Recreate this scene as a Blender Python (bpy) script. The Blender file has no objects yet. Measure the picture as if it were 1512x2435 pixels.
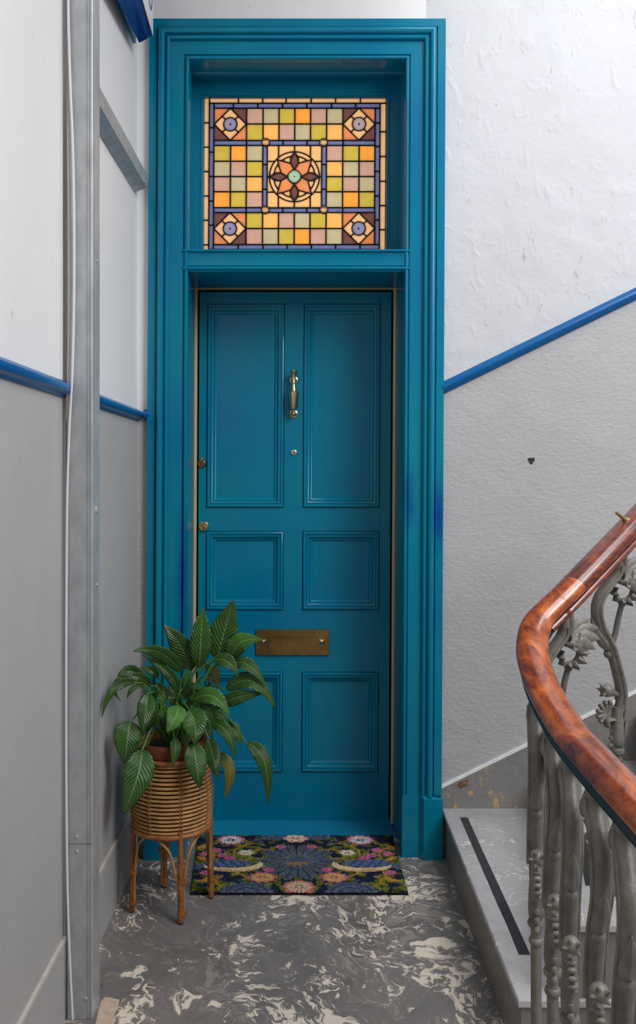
import bpy, bmesh, math, random
import numpy as np
from mathutils import Vector, Matrix
random.seed(7)
rng = np.random.default_rng(7)
S = bpy.context.scene
C = S.collection
PI = math.pi

# ------------------------------------------------------------------ camera
F = 2090.0            # focal length in pixels of the 1512x2435 frame
CX, CY = 737.0, 1130.0
D0, H = 3.26, 1.41    # distance to the door wall, eye height
cd = bpy.data.cameras.new('camera')
cam = bpy.data.objects.new('camera', cd); C.objects.link(cam)
cam.location = (0, -D0, H); cam.rotation_euler = (PI/2, 0, 0)
cd.sensor_fit = 'VERTICAL'; cd.sensor_height = 36.0; cd.lens = F/2435*36.0
cd.shift_x = (756-CX)/2435; cd.shift_y = (CY-1217.5)/2435
cd.clip_start = 0.05
S.camera = cam
# ------------------------------------------------------------------ world and lights
w = bpy.data.worlds.new('daylight'); S.world = w; w.use_nodes = True
bg = w.node_tree.nodes['Background']
bg.inputs[0].default_value = (0.93, 0.96, 1.0, 1); bg.inputs[1].default_value = 0.55
def area(name, loc, target, sx, sy, power, col):
    l = bpy.data.lights.new(name, 'AREA'); l.shape = 'RECTANGLE'; l.size = sx; l.size_y = sy
    l.energy = power; l.color = col
    o = bpy.data.objects.new(name, l); C.objects.link(o); o.location = loc
    o.rotation_euler = (Vector(target)-Vector(loc)).to_track_quat('-Z', 'Y').to_euler()
    return o
area('skylight', (1.7, -2.2, 4.8), (0.6, -0.8, 0.0), 1.8, 2.2, 84, (0.96, 0.98, 1.0))
area('stair_window', (2.7, -3.0, 3.7), (-0.2, 0.0, 1.2), 1.8, 1.8, 134, (0.97, 0.98, 1.0))
area('hall_light', (-0.06, 0.75, 2.55), (-0.06, 0.19, 2.55), 1.1, 0.9, 18.5, (1.0, 0.95, 0.88))
S.view_settings.view_transform = 'Standard'; S.view_settings.look = 'None'
S.view_settings.exposure = -0.14; S.view_settings.gamma = 1.0
S.view_settings.use_curve_mapping = False

# ------------------------------------------------------------------ helpers
def at(px, py, d):
    """metres of a point measured in the photograph, d metres in front of the lens"""
    return Vector(((px-CX)*d/F, d-D0, H-(py-CY)*d/F))
def zz(py, d): return H-(py-CY)*d/F
LEAN = 0.0055          # the old door case leans a little
def dx(px, py, d): return (px-CX)*d/F - LEAN*(zz(py, d)-1.15)
def s2l(c):
    return tuple((v/255/12.92 if v/255 <= .04045 else ((v/255+.055)/1.055)**2.4) for v in c)
def rgba(c): return tuple(c)+(1.0,)

def new_mat(name):
    m = bpy.data.materials.new(name); m.use_nodes = True
    nt = m.node_tree; b = nt.nodes['Principled BSDF']
    return m, nt, b
def N(nt, typ, **kw):
    n = nt.nodes.new(typ)
    for k, v in kw.items():
        if k in n.inputs: n.inputs[k].default_value = v
        else: setattr(n, k, v)
    return n
def lk(nt, a, b): nt.links.new(a, b)
def ramp(nt, fac, stops):
    r = nt.nodes.new('ShaderNodeValToRGB')
    e = r.color_ramp.elements
    while len(e) < len(stops): e.new(0.5)
    for i, (p, c) in enumerate(stops):
        e[i].position = p; e[i].color = rgba(c) if len(c) == 3 else c
    lk(nt, fac, r.inputs[0]); return r
def coords(nt, scale=(1,1,1), rot=(0,0,0)):
    t = nt.nodes.new('ShaderNodeTexCoord'); mp = nt.nodes.new('ShaderNodeMapping')
    mp.inputs['Scale'].default_value = scale; mp.inputs['Rotation'].default_value = rot
    lk(nt, t.outputs['Object'], mp.inputs['Vector']); return mp.outputs[0]
def noise(nt, vec, scale, detail=4, rough=.55, dist=0.0):
    n = N(nt, 'ShaderNodeTexNoise'); n.inputs['Scale'].default_value = scale
    n.inputs['Detail'].default_value = detail; n.inputs['Roughness'].default_value = rough
    n.inputs['Distortion'].default_value = dist
    lk(nt, vec, n.inputs['Vector']); return n.outputs[0]
def mixc(nt, fac, a, b, typ='MIX'):
    m = nt.nodes.new('ShaderNodeMix'); m.data_type = 'RGBA'; m.blend_type = typ
    for s, v in ((m.inputs[0], fac), (m.inputs[6], a), (m.inputs[7], b)):
        if isinstance(v, (int, float)): s.default_value = v
        elif isinstance(v, (tuple, list)): s.default_value = rgba(v[:3])
        else: lk(nt, v, s)
    return m.outputs[2]
def bump(nt, b, height, strength=.3, dist=.01, prev=None):
    n = nt.nodes.new('ShaderNodeBump'); n.inputs['Strength'].default_value = strength
    n.inputs['Distance'].default_value = dist
    lk(nt, height, n.inputs['Height'])
    if prev is not None: lk(nt, prev, n.inputs['Normal'])
    lk(nt, n.outputs[0], b.inputs['Normal']); return n.outputs[0]

def simple(name, c, rough=.5, metal=0.0, var=0.0, vscale=8, bstr=0, bscale=60, coat=0, bdist=.002, stretch=(1,1,1)):
    m, nt, b = new_mat(name)
    b.inputs['Roughness'].default_value = rough; b.inputs['Metallic'].default_value = metal
    if coat: b.inputs['Coat Weight'].default_value = coat; b.inputs['Coat Roughness'].default_value = .12
    v = coords(nt, stretch)
    if var:
        n = noise(nt, v, vscale, 5, .6)
        r = ramp(nt, n, [(.3, tuple(x*(1-var) for x in c)), (.7, tuple(min(1, x*(1+var)) for x in c))])
        lk(nt, r.outputs[0], b.inputs['Base Color'])
    else: b.inputs['Base Color'].default_value = rgba(c)
    if bstr: bump(nt, b, noise(nt, v, bscale, 4, .6), bstr, bdist)
    return m

def wall_mat(name, c, lump, fine, marks, warm, blister=0):
    m, nt, b = new_mat(name); b.inputs['Roughness'].default_value = .62
    v = coords(nt)
    n = noise(nt, v, 2.2, 6, .62)
    r = ramp(nt, n, [(.3, tuple(x*y for x, y in zip(c, warm))), (.62, c)])
    col = r.outputs[0]
    vs = coords(nt, (9, 9, 3.2), (0.35, .2, .3))
    k = ramp(nt, noise(nt, vs, 3.4, 6, .72, .6), [(.635, (0,0,0)), (.68, (1,1,1))])
    k2 = N(nt, 'ShaderNodeMath', operation='MULTIPLY'); lk(nt, k.outputs[0], k2.inputs[0]); k2.inputs[1].default_value = marks
    col = mixc(nt, k2.outputs[0], col, tuple(x*.42 for x in c))
    lk(nt, col, b.inputs['Base Color'])
    p = bump(nt, b, noise(nt, v, 5.5, 3, .5, .4), lump, .03)
    p = bump(nt, b, noise(nt, coords(nt, (1, 1, 1.6), (0, .45, 0)), 45, 6, .65), fine, .006, p)
    if blister:
        bl = ramp(nt, noise(nt, coords(nt, (1.25, 1, .8), (0, .2, 0)), 15, 2, .45, .5), [(.58, (0, 0, 0)), (.80, (1, 1, 1))])
        bump(nt, b, bl.outputs[0], blister, .02, p)
    return m

TEAL = (0.0, 0.196, 0.312)
def paint_mat(name, c, rough=.2, axis=(14, 14, 1.6), bs=.22, spots=()):
    m, nt, b = new_mat(name)
    v = coords(nt)
    n = noise(nt, v, 1.7, 4, .6)
    r = ramp(nt, n, [(.32, tuple(x*y for x, y in zip(c, (1, .80, .98)))), (.68, tuple(x*y for x, y in zip(c, (1, 1.12, 1.0))))])
    col = r.outputs[0]
    for (p_, sz, k_) in spots:
        mp = N(nt, 'ShaderNodeVectorMath', operation='SUBTRACT'); lk(nt, v, mp.inputs[0]); mp.inputs[1].default_value = p_
        dv = N(nt, 'ShaderNodeVectorMath', operation='DIVIDE'); lk(nt, mp.outputs[0], dv.inputs[0]); dv.inputs[1].default_value = sz
        ln = N(nt, 'ShaderNodeVectorMath', operation='LENGTH'); lk(nt, dv.outputs[0], ln.inputs[0])
        ad = N(nt, 'ShaderNodeMath', operation='MULTIPLY_ADD'); lk(nt, noise(nt, coords(nt, (1, 1, .5)), 30, 4, .6), ad.inputs[0]); ad.inputs[1].default_value = 1.0; lk(nt, ln.outputs['Value'], ad.inputs[2])
        mk = ramp(nt, ad.outputs[0], [(.25, (k_,)*3), (.9, (0, 0, 0))]); mk.inputs[0].default_value = 0
        hf = N(nt, 'ShaderNodeMath', operation='MULTIPLY'); lk(nt, ad.outputs[0], hf.inputs[0]); hf.inputs[1].default_value = .5; lk(nt, hf.outputs[0], mk.inputs[0])
        col = mixc(nt, mk.outputs[0], col, (.0, .055, .27))
    lk(nt, col, b.inputs['Base Color'])
    b.inputs['Roughness'].default_value = rough
    b.inputs['Specular IOR Level'].default_value = .24; b.inputs['Coat Weight'].default_value = .14; b.inputs['Coat Roughness'].default_value = .06
    p = bump(nt, b, noise(nt, coords(nt, axis), 12, 5, .6), bs, .0022)
    return m

M = {}
M['white'] = wall_mat('white_plaster', (.60, .60, .625), .30, .22, .55, (.95, .94, .93), .16)
M['white_left'] = wall_mat('white_plaster_left', (.80, .79, .785), .10, .10, .30, (.96, .955, .95))
M['grey'] = wall_mat('grey_gloss_plaster', (.47, .466, .466), .22, .75, .25, (.93, .92, .92))
M['grey_left'] = wall_mat('grey_plaster_left', (.43, .418, .408), .12, .18, .25, (.93, .92, .91))
M['teal'] = paint_mat('teal_gloss_paint', TEAL)
M['teal_case'] = paint_mat('teal_gloss_paint_touched_up', TEAL, spots=(((.53, -.02, 1.27), (.03, .2, .13), 1.0), ((.42, -.02, 1.33), (.025, .2, .12), .8), ((-.41, -.02, 1.02), (.03, .2, .30), .9)))
M['teal_h'] = paint_mat('teal_gloss_paint_rail', TEAL, axis=(1.6, 14, 14))
M['sill'] = paint_mat('lit_sill_paint', (.008, .22, .36), .35, (1.6, 14, 14))  # teal lightened: the light on the sill's upward face is put into the colour
M['blue'] = paint_mat('blue_gloss_paint', (.002, .115, .33), .3, (3, 8, 8))
M['navy'] = paint_mat('navy_sign_plastic', (.003, .035, .19), .28, (3, 3, 3), .05)
M['sign_white'] = simple('sign_white', (.75, .76, .78), .3)
M['sign_letter'] = simple('sign_letter', s2l((92, 84, 140)), .4)
M['brass'] = simple('polished_brass', (.74, .54, .28), .26, 1.0, .10, 40)
M['old_brass'] = simple('aged_brass', (.36, .225, .085), .33, 1.0, .30, 16, .15, 60)
M['strip'] = simple('brass_strip', (.84, .62, .30), .4, .2, .08)
M['black'] = simple('black_gap', (.006, .006, .007), .7)
M['galv'] = simple('galvanised_steel', (.47, .485, .49), .42, .45, .16, 26, .06, 120, stretch=(1, 1, .5))
M['plastic_grey'] = simple('grey_plastic', (.34, .325, .31), .5)
M['cable'] = simple('white_cable', (.72, .73, .76), .4)
M['cable_beige'] = simple('beige_cable', (.42, .37, .33), .5)
M['iron'] = simple('grey_painted_iron', s2l((122, 116, 107)), .45, 0, .22, 22, .4, 90, bdist=.003)
def iron_mat():
    m, nt, b = new_mat('grey_painted_iron'); b.inputs['Roughness'].default_value = .42
    v = coords(nt); c = s2l((124, 118, 109))
    r = ramp(nt, noise(nt, v, 20, 5, .62), [(.30, tuple(x*.62 for x in c)), (.55, c), (.75, tuple(x*1.22 for x in c))])
    k = ramp(nt, noise(nt, v, 26, 5, .7), [(.68, (0, 0, 0)), (.74, (.8, .8, .8))])
    lk(nt, mixc(nt, k.outputs[0], r.outputs[0], s2l((96, 58, 36))), b.inputs['Base Color'])
    bump(nt, b, noise(nt, v, 110, 4, .65), .4, .003); return m
M['iron'] = iron_mat()
M['rail_under'] = simple('shaded_rail_core', (.01, .012, .016), .35, coat=.3)  # dark paint of the lower rail, with its underside shade put into the black
M['terracotta'] = simple('terracotta', s2l((112, 58, 32)), .75, 0, .2, 20, .2, 90)
M['soil'] = simple('soil', (.02, .014, .01), .95, 0, .4, 60, .8, 80, bdist=.01)
M['stalk'] = simple('leaf_stalk', s2l((70, 108, 40)), .45, 0, .2, 20)
M['tape'] = simple('anti_slip_tape', (.030, .031, .034), .75, 0, .25, 30, .4, 300)
M['tape_new'] = simple('anti_slip_tape_black', (.012, .014, .019), .6, 0, .25, 30, .4, 300)
M['whiteline'] = simple('white_line_paint', (.86, .85, .84), .6, 0, .10, 30)
M['creamline'] = simple('worn_line_paint', (.55, .50, .45), .6, 0, .15, 20)
M['lead'] = simple('lead_came', s2l((44, 38, 38)), .5, .3)

def rattan(name, c1, c2, scale, wrap):
    m, nt, b = new_mat(name); b.inputs['Roughness'].default_value = .45
    v = coords(nt)
    r = ramp(nt, noise(nt, v, 28, 4, .6), [(.3, c1), (.7, c2)])
    lk(nt, r.outputs[0], b.inputs['Base Color'])
    if wrap: bump(nt, b, noise(nt, coords(nt, (1, 1, 6)), scale, 2, .5), .3, .002)
    return m
M['cane'] = rattan('rattan_cane', s2l((150, 108, 62)), s2l((196, 148, 92)), 30, False)
M['wrap'] = rattan('rattan_binding', s2l((118, 70, 34)), s2l((172, 112, 60)), 60, True)

def wood_mat():
    m, nt, b = new_mat('polished_mahogany'); b.inputs['Roughness'].default_value = .26
    b.inputs['Coat Weight'].default_value = .7; b.inputs['Coat Roughness'].default_value = .12
    v = coords(nt, (9, 2.2, 9), (.3, 0, .2))
    n = noise(nt, v, 3, 7, .66, 1.0)
    r = ramp(nt, n, [(.28, s2l((56, 20, 12))), (.42, s2l((136, 56, 20))), (.56, s2l((186, 90, 32))), (.74, s2l((222, 130, 52)))])
    n2 = ramp(nt, noise(nt, coords(nt), 34, 5, .7, .3), [(.36, (.40, .34, .30)), (.52, (1, 1, 1))])
    lk(nt, mixc(nt, .55, r.outputs[0], n2.outputs[0], 'MULTIPLY'), b.inputs['Base Color'])
    bump(nt, b, noise(nt, v, 22, 4, .6), .05, .002)
    return m
M['wood'] = wood_mat()
def wood_dark():
    m, nt, b = new_mat('dark_mahogany'); b.inputs['Roughness'].default_value = .28
    b.inputs['Coat Weight'].default_value = .5
    v = coords(nt, (4, 4, 12), (.3, .3, .2))
    r = ramp(nt, noise(nt, v, 6, 6, .65, .8), [(.3, s2l((52, 16, 9))), (.52, s2l((112, 40, 20))), (.72, s2l((164, 78, 36)))])
    lk(nt, r.outputs[0], b.inputs['Base Color']); return m
M['wood_dark'] = wood_dark()

def floor_mat(name, base, cream, amount, rough=.42):
    m, nt, b = new_mat(name); b.inputs['Roughness'].default_value = rough
    v = coords(nt, (1, .8, 1), (0, 0, .5))
    # warp the lookup for the marbled swirls
    wn = N(nt, 'ShaderNodeTexNoise'); wn.inputs['Scale'].default_value = 3.2; wn.inputs['Detail'].default_value = 4
    lk(nt, v, wn.inputs['Vector'])
    sub = N(nt, 'ShaderNodeVectorMath', operation='SUBTRACT'); lk(nt, wn.outputs['Color'], sub.inputs[0]); sub.inputs[1].default_value = (.5, .5, .5)
    sc = N(nt, 'ShaderNodeVectorMath', operation='SCALE'); lk(nt, sub.outputs[0], sc.inputs[0]); sc.inputs['Scale'].default_value = .55
    ad = N(nt, 'ShaderNodeVectorMath', operation='ADD'); lk(nt, v, ad.inputs[0]); lk(nt, sc.outputs[0], ad.inputs[1])
    wv = ad.outputs[0]
    g = ramp(nt, noise(nt, wv, 3.0, 8, .66, .8), [(.3, tuple(x*.70 for x in base)), (.5, base), (.70, tuple(x*1.30 for x in base))])
    def streak(scl, sc_, det, ro, dis, lo, wid, top, pres, pk):
        st = N(nt, 'ShaderNodeMapping'); st.inputs['Scale'].default_value = scl; lk(nt, wv, st.inputs['Vector'])
        n1 = noise(nt, st.outputs[0], sc_, det, ro, dis)
        bg_ = noise(nt, v, pres, 3, .5)
        th = N(nt, 'ShaderNodeMath', operation='MULTIPLY_ADD'); lk(nt, bg_, th.inputs[0]); th.inputs[1].default_value = pk; lk(nt, n1, th.inputs[2])
        return ramp(nt, th.outputs[0], [(lo-amount, (0, 0, 0)), (lo+wid-amount, (top, top, top))])
    kg = streak((5, 11, 8), 2.0, 7, .68, 1.6, .73, .09, .40, 3.0, .30)      # grey wisps
    kf = streak((6, 12, 8), 2.4, 8, .66, 1.1, .905, .03, .9, 3.6, .55)      # cream flecks and streaks
    kb = streak((4.5, 7, 6), 1.3, 9, .68, .8, .965, .03, .95, 2.4, .60)     # larger cream patches
    col = mixc(nt, kg.outputs[0], g.outputs[0], tuple(x*.60 for x in cream))
    col = mixc(nt, kf.outputs[0], col, cream)
    col = mixc(nt, kb.outputs[0], col, cream)
    d = ramp(nt, noise(nt, wv, 9, 5, .65, .5), [(.27, (1, 1, 1)), (.31, (0, 0, 0))])
    col = mixc(nt, d.outputs[0], col, tuple(x*.35 for x in base))
    lk(nt, col, b.inputs['Base Color'])
    bump(nt, b, noise(nt, v, 60, 4, .6), .12, .003)
    return m
M['floor'] = floor_mat('marbled_cement', s2l((122, 116, 113)), s2l((238, 222, 202)), .055)
M['tread'] = floor_mat('worn_marbled_cement', s2l((168, 166, 166)), s2l((225, 219, 212)), .0, .34)
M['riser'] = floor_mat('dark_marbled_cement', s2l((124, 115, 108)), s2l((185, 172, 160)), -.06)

def skirt_mat():
    m, nt, b = new_mat('peeling_grey_skirting'); b.inputs['Roughness'].default_value = .6
    v = coords(nt)
    c = s2l((142, 140, 137))
    r = ramp(nt, noise(nt, v, 5, 5, .6), [(.3, tuple(x*.78 for x in c)), (.7, c)])
    n = noise(nt, v, 13, 8, .72, .3)
    sep = N(nt, 'ShaderNodeSeparateXYZ'); lk(nt, coords(nt), sep.inputs[0])
    ma = N(nt, 'ShaderNodeMath', operation='MULTIPLY_ADD'); lk(nt, sep.outputs[0], ma.inputs[0]); ma.inputs[1].default_value = .0; lk(nt, n, ma.inputs[2])
    mb = N(nt, 'ShaderNodeMath', operation='MULTIPLY_ADD'); lk(nt, sep.outputs[2], mb.inputs[0]); mb.inputs[1].default_value = -.42; lk(nt, ma.outputs[0], mb.inputs[2])
    k = ramp(nt, mb.outputs[0], [(.468, (0, 0, 0)), (.480, (1, 1, 1))])
    col = mixc(nt, k.outputs[0], r.outputs[0], s2l((196, 160, 108)))
    lk(nt, col, b.inputs['Base Color'])
    bump(nt, b, noise(nt, v, 40, 6, .65), .6, .006)
    return m
M['skirt'] = skirt_mat()

def leaf_mat(name, dark, light, vein):
    m, nt, b = new_mat(name); b.inputs['Roughness'].default_value = .27
    b.inputs['Specular IOR Level'].default_value = .6
    t = nt.nodes.new('ShaderNodeUVMap'); t.uv_map = 'UVMap'
    sep = N(nt, 'ShaderNodeSeparateXYZ'); lk(nt, t.outputs[0], sep.inputs[0])
    u1 = N(nt, 'ShaderNodeMath', operation='MULTIPLY_ADD'); lk(nt, sep.outputs[0], u1.inputs[0]); u1.inputs[1].default_value = 2; u1.inputs[2].default_value = -1
    ab = N(nt, 'ShaderNodeMath', operation='ABSOLUTE'); lk(nt, u1.outputs[0], ab.inputs[0])
    ph = N(nt, 'ShaderNodeMath', operation='MULTIPLY'); lk(nt, sep.outputs[1], ph.inputs[0]); ph.inputs[1].default_value = 13*2*PI
    ph2 = N(nt, 'ShaderNodeMath', operation='MULTIPLY_ADD'); lk(nt, ab.outputs[0], ph2.inputs[0]); ph2.inputs[1].default_value = -3.4*2*PI; lk(nt, ph.outputs[0], ph2.inputs[2])
    sn = N(nt, 'ShaderNodeMath', operation='SINE'); lk(nt, ph2.outputs[0], sn.inputs[0])
    h = N(nt, 'ShaderNodeMath', operation='MULTIPLY_ADD'); lk(nt, sn.outputs[0], h.inputs[0]); h.inputs[1].default_value = .5; h.inputs[2].default_value = .5
    nz = noise(nt, coords(nt), 9, 3, .5)
    base = ramp(nt, nz, [(.3, dark), (.7, light)])
    vr = ramp(nt, h.outputs[0], [(.80, (0, 0, 0)), (1.0, (.40, .40, .40))])
    col = mixc(nt, vr.outputs[0], base.outputs[0], vein)
    mr = ramp(nt, ab.outputs[0], [(.03, (.75, .75, .75)), (.075, (0, 0, 0))])
    col = mixc(nt, mr.outputs[0], col, vein)
    lk(nt, col, b.inputs['Base Color'])
    bump(nt, b, h.outputs[0], .55, .004)
    return m
M['leaf'] = leaf_mat('leaf_green', s2l((24, 56, 16)), s2l((50, 94, 28)), s2l((112, 146, 70)))
M['leaf_light'] = leaf_mat('leaf_fresh_green', s2l((40, 84, 26)), s2l((66, 122, 40)), s2l((130, 165, 84)))
M['leaf_olive'] = leaf_mat('leaf_olive', s2l((60, 66, 24)), s2l((104, 104, 34)), s2l((150, 140, 70)))

def glass_mat(name, c):
    m, nt, b = new_mat(name)
    nt.nodes.remove(b)
    out = nt.nodes['Material Output']
    tr = N(nt, 'ShaderNodeBsdfTranslucent'); df = N(nt, 'ShaderNodeBsdfDiffuse'); gl = N(nt, 'ShaderNodeBsdfGlossy'); gl.inputs['Roughness'].default_value = .2
    v = coords(nt)
    r = ramp(nt, noise(nt, coords(nt, (1, 1, 1)), 26, 4, .6), [(.3, tuple(x*.90 for x in c)), (.7, tuple(min(1, x*1.06) for x in c))])
    r2_ = ramp(nt, noise(nt, coords(nt, (1, 1, 1)), 26, 4, .6), [(.3, tuple((x*.90)**.5 for x in c)), (.7, tuple(min(1, x*1.06)**.5 for x in c))])
    lk(nt, r2_.outputs[0], tr.inputs[0]); lk(nt, r.outputs[0], df.inputs[0])
    m1 = N(nt, 'ShaderNodeMixShader'); m1.inputs[0].default_value = .15
    lk(nt, tr.outputs[0], m1.inputs[1]); lk(nt, df.outputs[0], m1.inputs[2])
    m2 = N(nt, 'ShaderNodeMixShader'); fr = N(nt, 'ShaderNodeFresnel'); lk(nt, fr.outputs[0], m2.inputs[0])
    lk(nt, m1.outputs[0], m2.inputs[1]); lk(nt, gl.outputs[0], m2.inputs[2])
    bp = nt.nodes.new('ShaderNodeBump'); bp.inputs['Strength'].default_value = .3; bp.inputs['Distance'].default_value = .002
    lk(nt, noise(nt, v, 90, 3, .5), bp.inputs['Height'])
    for n in (gl, df): lk(nt, bp.outputs[0], n.inputs['Normal'])
    lk(nt, m2.outputs[0], out.inputs[0]); return m
GC = dict(mauve=(204, 160, 142), sage=(194, 180, 142), olive=(204, 180, 70), orange=(252, 166, 62), peach=(252, 184, 100),
          cream=(250, 196, 140), bgc=(245, 190, 124), terra=(230, 142, 88), brown=(116, 72, 66), blue=(112, 120, 168),
          lav=(150, 146, 178), lavpink=(190, 165, 165), green=(168, 200, 168))
for k, c in GC.items(): M['g_'+k] = glass_mat('glass_'+k, s2l(c))

# ---------------------------------------------------------------- mesh helpers
class MB:
    def __init__(s): s.bm = bmesh.new(); s.mi = 0
    def face(s, vs):
        try:
            f = s.bm.faces.new(vs); f.material_index = s.mi; return f
        except ValueError: return None
    def box(s, x0, x1, y0, y1, z0, z1, bev=0):
        v = [s.bm.verts.new((x, y, z)) for x in (x0, x1) for y in (y0, y1) for z in (z0, z1)]
        fs = [s.face([v[i] for i in q]) for q in ((0,1,3,2), (4,6,7,5), (0,4,5,1), (2,3,7,6), (0,2,6,4), (1,5,7,3))]
        if bev:
            es = {e for f in fs for e in f.edges}
            bmesh.ops.bevel(s.bm, geom=list(es), offset=bev, segments=2, affect='EDGES', profile=.6)
        return s
    def prism(s, pts, off):
        """polygon pts (3D) extruded by the vector off"""
        off = Vector(off); a = [s.bm.verts.new(p) for p in pts]; b = [s.bm.verts.new(Vector(p)+off) for p in pts]
        n = len(a); s.face(a); s.face(b[::-1])
        for i in range(n): s.face([a[i], b[i], b[(i+1) % n], a[(i+1) % n]])
        return s
    def rings(s, rs, closed_ring=True, cap=True, loop=False):
        R = [[s.bm.verts.new(p) for p in r] for r in rs]
        n = len(R[0]); m = len(R)
        for i in range(m if loop else m-1):
            a, b = R[i], R[(i+1) % m]
            for j in range(n if closed_ring else n-1):
                k = (j+1) % n; s.face([a[j], a[k], b[k], b[j]])
        if cap and closed_ring and not loop: s.face(R[0][::-1]); s.face(R[-1])
        return s
    def tube(s, pts, rad, n=10, loop=False, vaxis=None, cap=True):
        pts = [Vector(p) for p in pts]; m = len(pts); rs = []
        prev = None
        for i, p in enumerate(pts):
            a = pts[(i-1) % m] if (loop or i > 0) else p; b = pts[(i+1) % m] if (loop or i < m-1) else p
            t = (b-a).normalized()
            r = rad[i] if isinstance(rad, list) else rad
            if vaxis is not None:
                v = Vector(vaxis); nn = t.cross(v).normalized()
            else:
                if prev is None:
                    up = Vector((0, 0, 1)) if abs(t.z) < .9 else Vector((1, 0, 0))
                    nn = t.cross(up).normalized()
                else: nn = (prev - t*prev.dot(t)).normalized()
                v = t.cross(nn); prev = nn
            ru, rv = r if isinstance(r, tuple) else (r, r)
            rs.append([p + nn*ru*math.cos(2*PI*k/n) + v*rv*math.sin(2*PI*k/n) for k in range(n)])
        return s.rings(rs, True, cap, loop)
    def lathe(s, prof, n=24, c=(0, 0, 0), axis='Z', rfun=None):
        rs = []
        for r, h in prof:
            ring = []
            for k in range(n):
                a = 2*PI*k/n; rr = max(r, 1e-4)*(rfun(a, h) if rfun else 1)
                if axis == 'Z': p = (rr*math.cos(a), rr*math.sin(a), h)
                else: p = (rr*math.cos(a), -h, rr*math.sin(a))        # axis Y, h goes towards the camera
                ring.append(Vector(p)+Vector(c))
            rs.append(ring)
        return s.rings(rs)
    def ball(s, c, r, sc=(1, 1, 1), u=12, v=8):
        ret = bmesh.ops.create_uvsphere(s.bm, u_segments=u, v_segments=v, radius=r, matrix=Matrix.Translation(c) @ Matrix.Diagonal((*sc, 1)))
        return s
    def frame(s, x0, x1, z0, z1, y, prof):
        """mitred moulding round a rectangle: prof = (offset outwards, height towards the camera)"""
        rs = []
        for (cx, cz, sx, sz) in ((x0, z0, -1, -1), (x0, z1, -1, 1), (x1, z1, 1, 1), (x1, z0, 1, -1)):
            rs.append([(cx+sx*o, y-h, cz+sz*o) for o, h in prof])
        return s.rings(rs, True, False, True)
    def build(s, name, mat, parent=None, smooth=False, shear=False, world=True, angle=35):
        bm = s.bm
        bmesh.ops.recalc_face_normals(bm, faces=bm.faces[:])
        if shear:
            for v in bm.verts: v.co.x += LEAN*(v.co.z-1.15)
        if parent is not None and world:
            L = Vector((0, 0, 0)); p = parent
            while p is not None: L += Vector(p.location); p = p.parent
            for v in bm.verts: v.co -= L
        me = bpy.data.meshes.new(name); bm.to_mesh(me); bm.free()
        for mm in (mat if isinstance(mat, (list, tuple)) else [mat]): me.materials.append(mm)
        if smooth:
            me.shade_smooth()
            try: me.set_sharp_from_angle(angle=math.radians(angle))
            except Exception: pass
        o = bpy.data.objects.new(name, me); C.objects.link(o)
        if parent is not None: o.parent = parent
        return o

def empty(name, loc, label=None, cat=None, group=None, kind=None):
    o = bpy.data.objects.new(name, None); C.objects.link(o); o.location = loc; o.empty_display_size = .05
    return tag(o, label, cat, group, kind)
def tag(o, label=None, cat=None, group=None, kind=None):
    for k, v in (('label', label), ('category', cat), ('group', group), ('kind', kind)):
        if v: o[k] = v
    return o
def spline(pts, n):
    """Catmull-Rom through pts"""
    P = [Vector(p) for p in pts]; P = [P[0]*2-P[1]] + P + [P[-1]*2-P[-2]]; out = []
    for i in range(1, len(P)-2):
        for k in range(n):
            t = k/n; a, b, c, d = P[i-1], P[i], P[i+1], P[i+2]
            out.append(.5*((2*b)+(c-a)*t+(2*a-5*b+4*c-d)*t*t+(3*b-a-3*c+d)*t**3))
    out.append(P[-2]); return out

# ================================================================== SETTING
XL = -0.64            # face of the left wall
ZT = 4.4
SL = .489             # slope of the stair
def dado_z(x): return 1.736+SL*(x-.4976)
# back wall round the door opening
b = MB()
T = .30
def bw(poly, mi): b.mi = mi; b.prism([(x, 0, z) for x, z in poly], (0, T, 0))
bw([(XL-.2, 0), (-.53, 0), (-.53, 1.633), (XL-.2, 1.633)], 1)
bw([(XL-.2, 1.633), (-.53, 1.633), (-.53, 3.05), (XL-.2, 3.05)], 2)
bw([(XL-.2, 3.05), (.43, 3.05), (.43, ZT), (XL-.2, ZT)], 2)
bw([(.43, 0), (3.0, 0), (3.0, dado_z(3.0)), (.43, dado_z(.43))], 1)
bw([(.43, dado_z(.43)), (3.0, dado_z(3.0)), (3.0, ZT), (.43, ZT)], 0)
tag(b.build('wall_back', [M['white'], M['grey'], M['white_left']]), kind='structure')
# left wall
b = MB()
b.mi = 1; b.box(XL-.2, XL, -5, 0, 0, 1.633); b.mi = 0; b.box(XL-.2, XL, -5, 0, 1.633, ZT)
tag(b.build('wall_left', [M['white_left'], M['grey_left']]), kind='structure')
b = MB(); b.mi = 1; b.box(3.0, 3.2, -5, .3, -1.5, 1.7); b.mi = 0; b.box(3.0, 3.2, -5, .3, 1.7, ZT)
tag(b.build('wall_right', [M['white'], M['grey']]), kind='structure')
b = MB(); b.mi = 1; b.box(XL-.2, 3.2, -5.2, -5.0, -1.5, 1.7); b.mi = 0; b.mi = 1; b.box(XL-.2, 3.2, -5.2, -5.0, 1.7, ZT)
tag(b.build('wall_front', [M['white'], M['grey']]), kind='structure')
b = MB(); b.box(XL-.2, .55, -5, .0, 3.5, 3.68)
tag(b.build('ceiling', M['white_left']), kind='structure')
# landing floor
b = MB(); b.box(XL-.2, .545, -5, .30, -.18, 0)
tag(b.build('floor', M['floor']), kind='structure')
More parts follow.
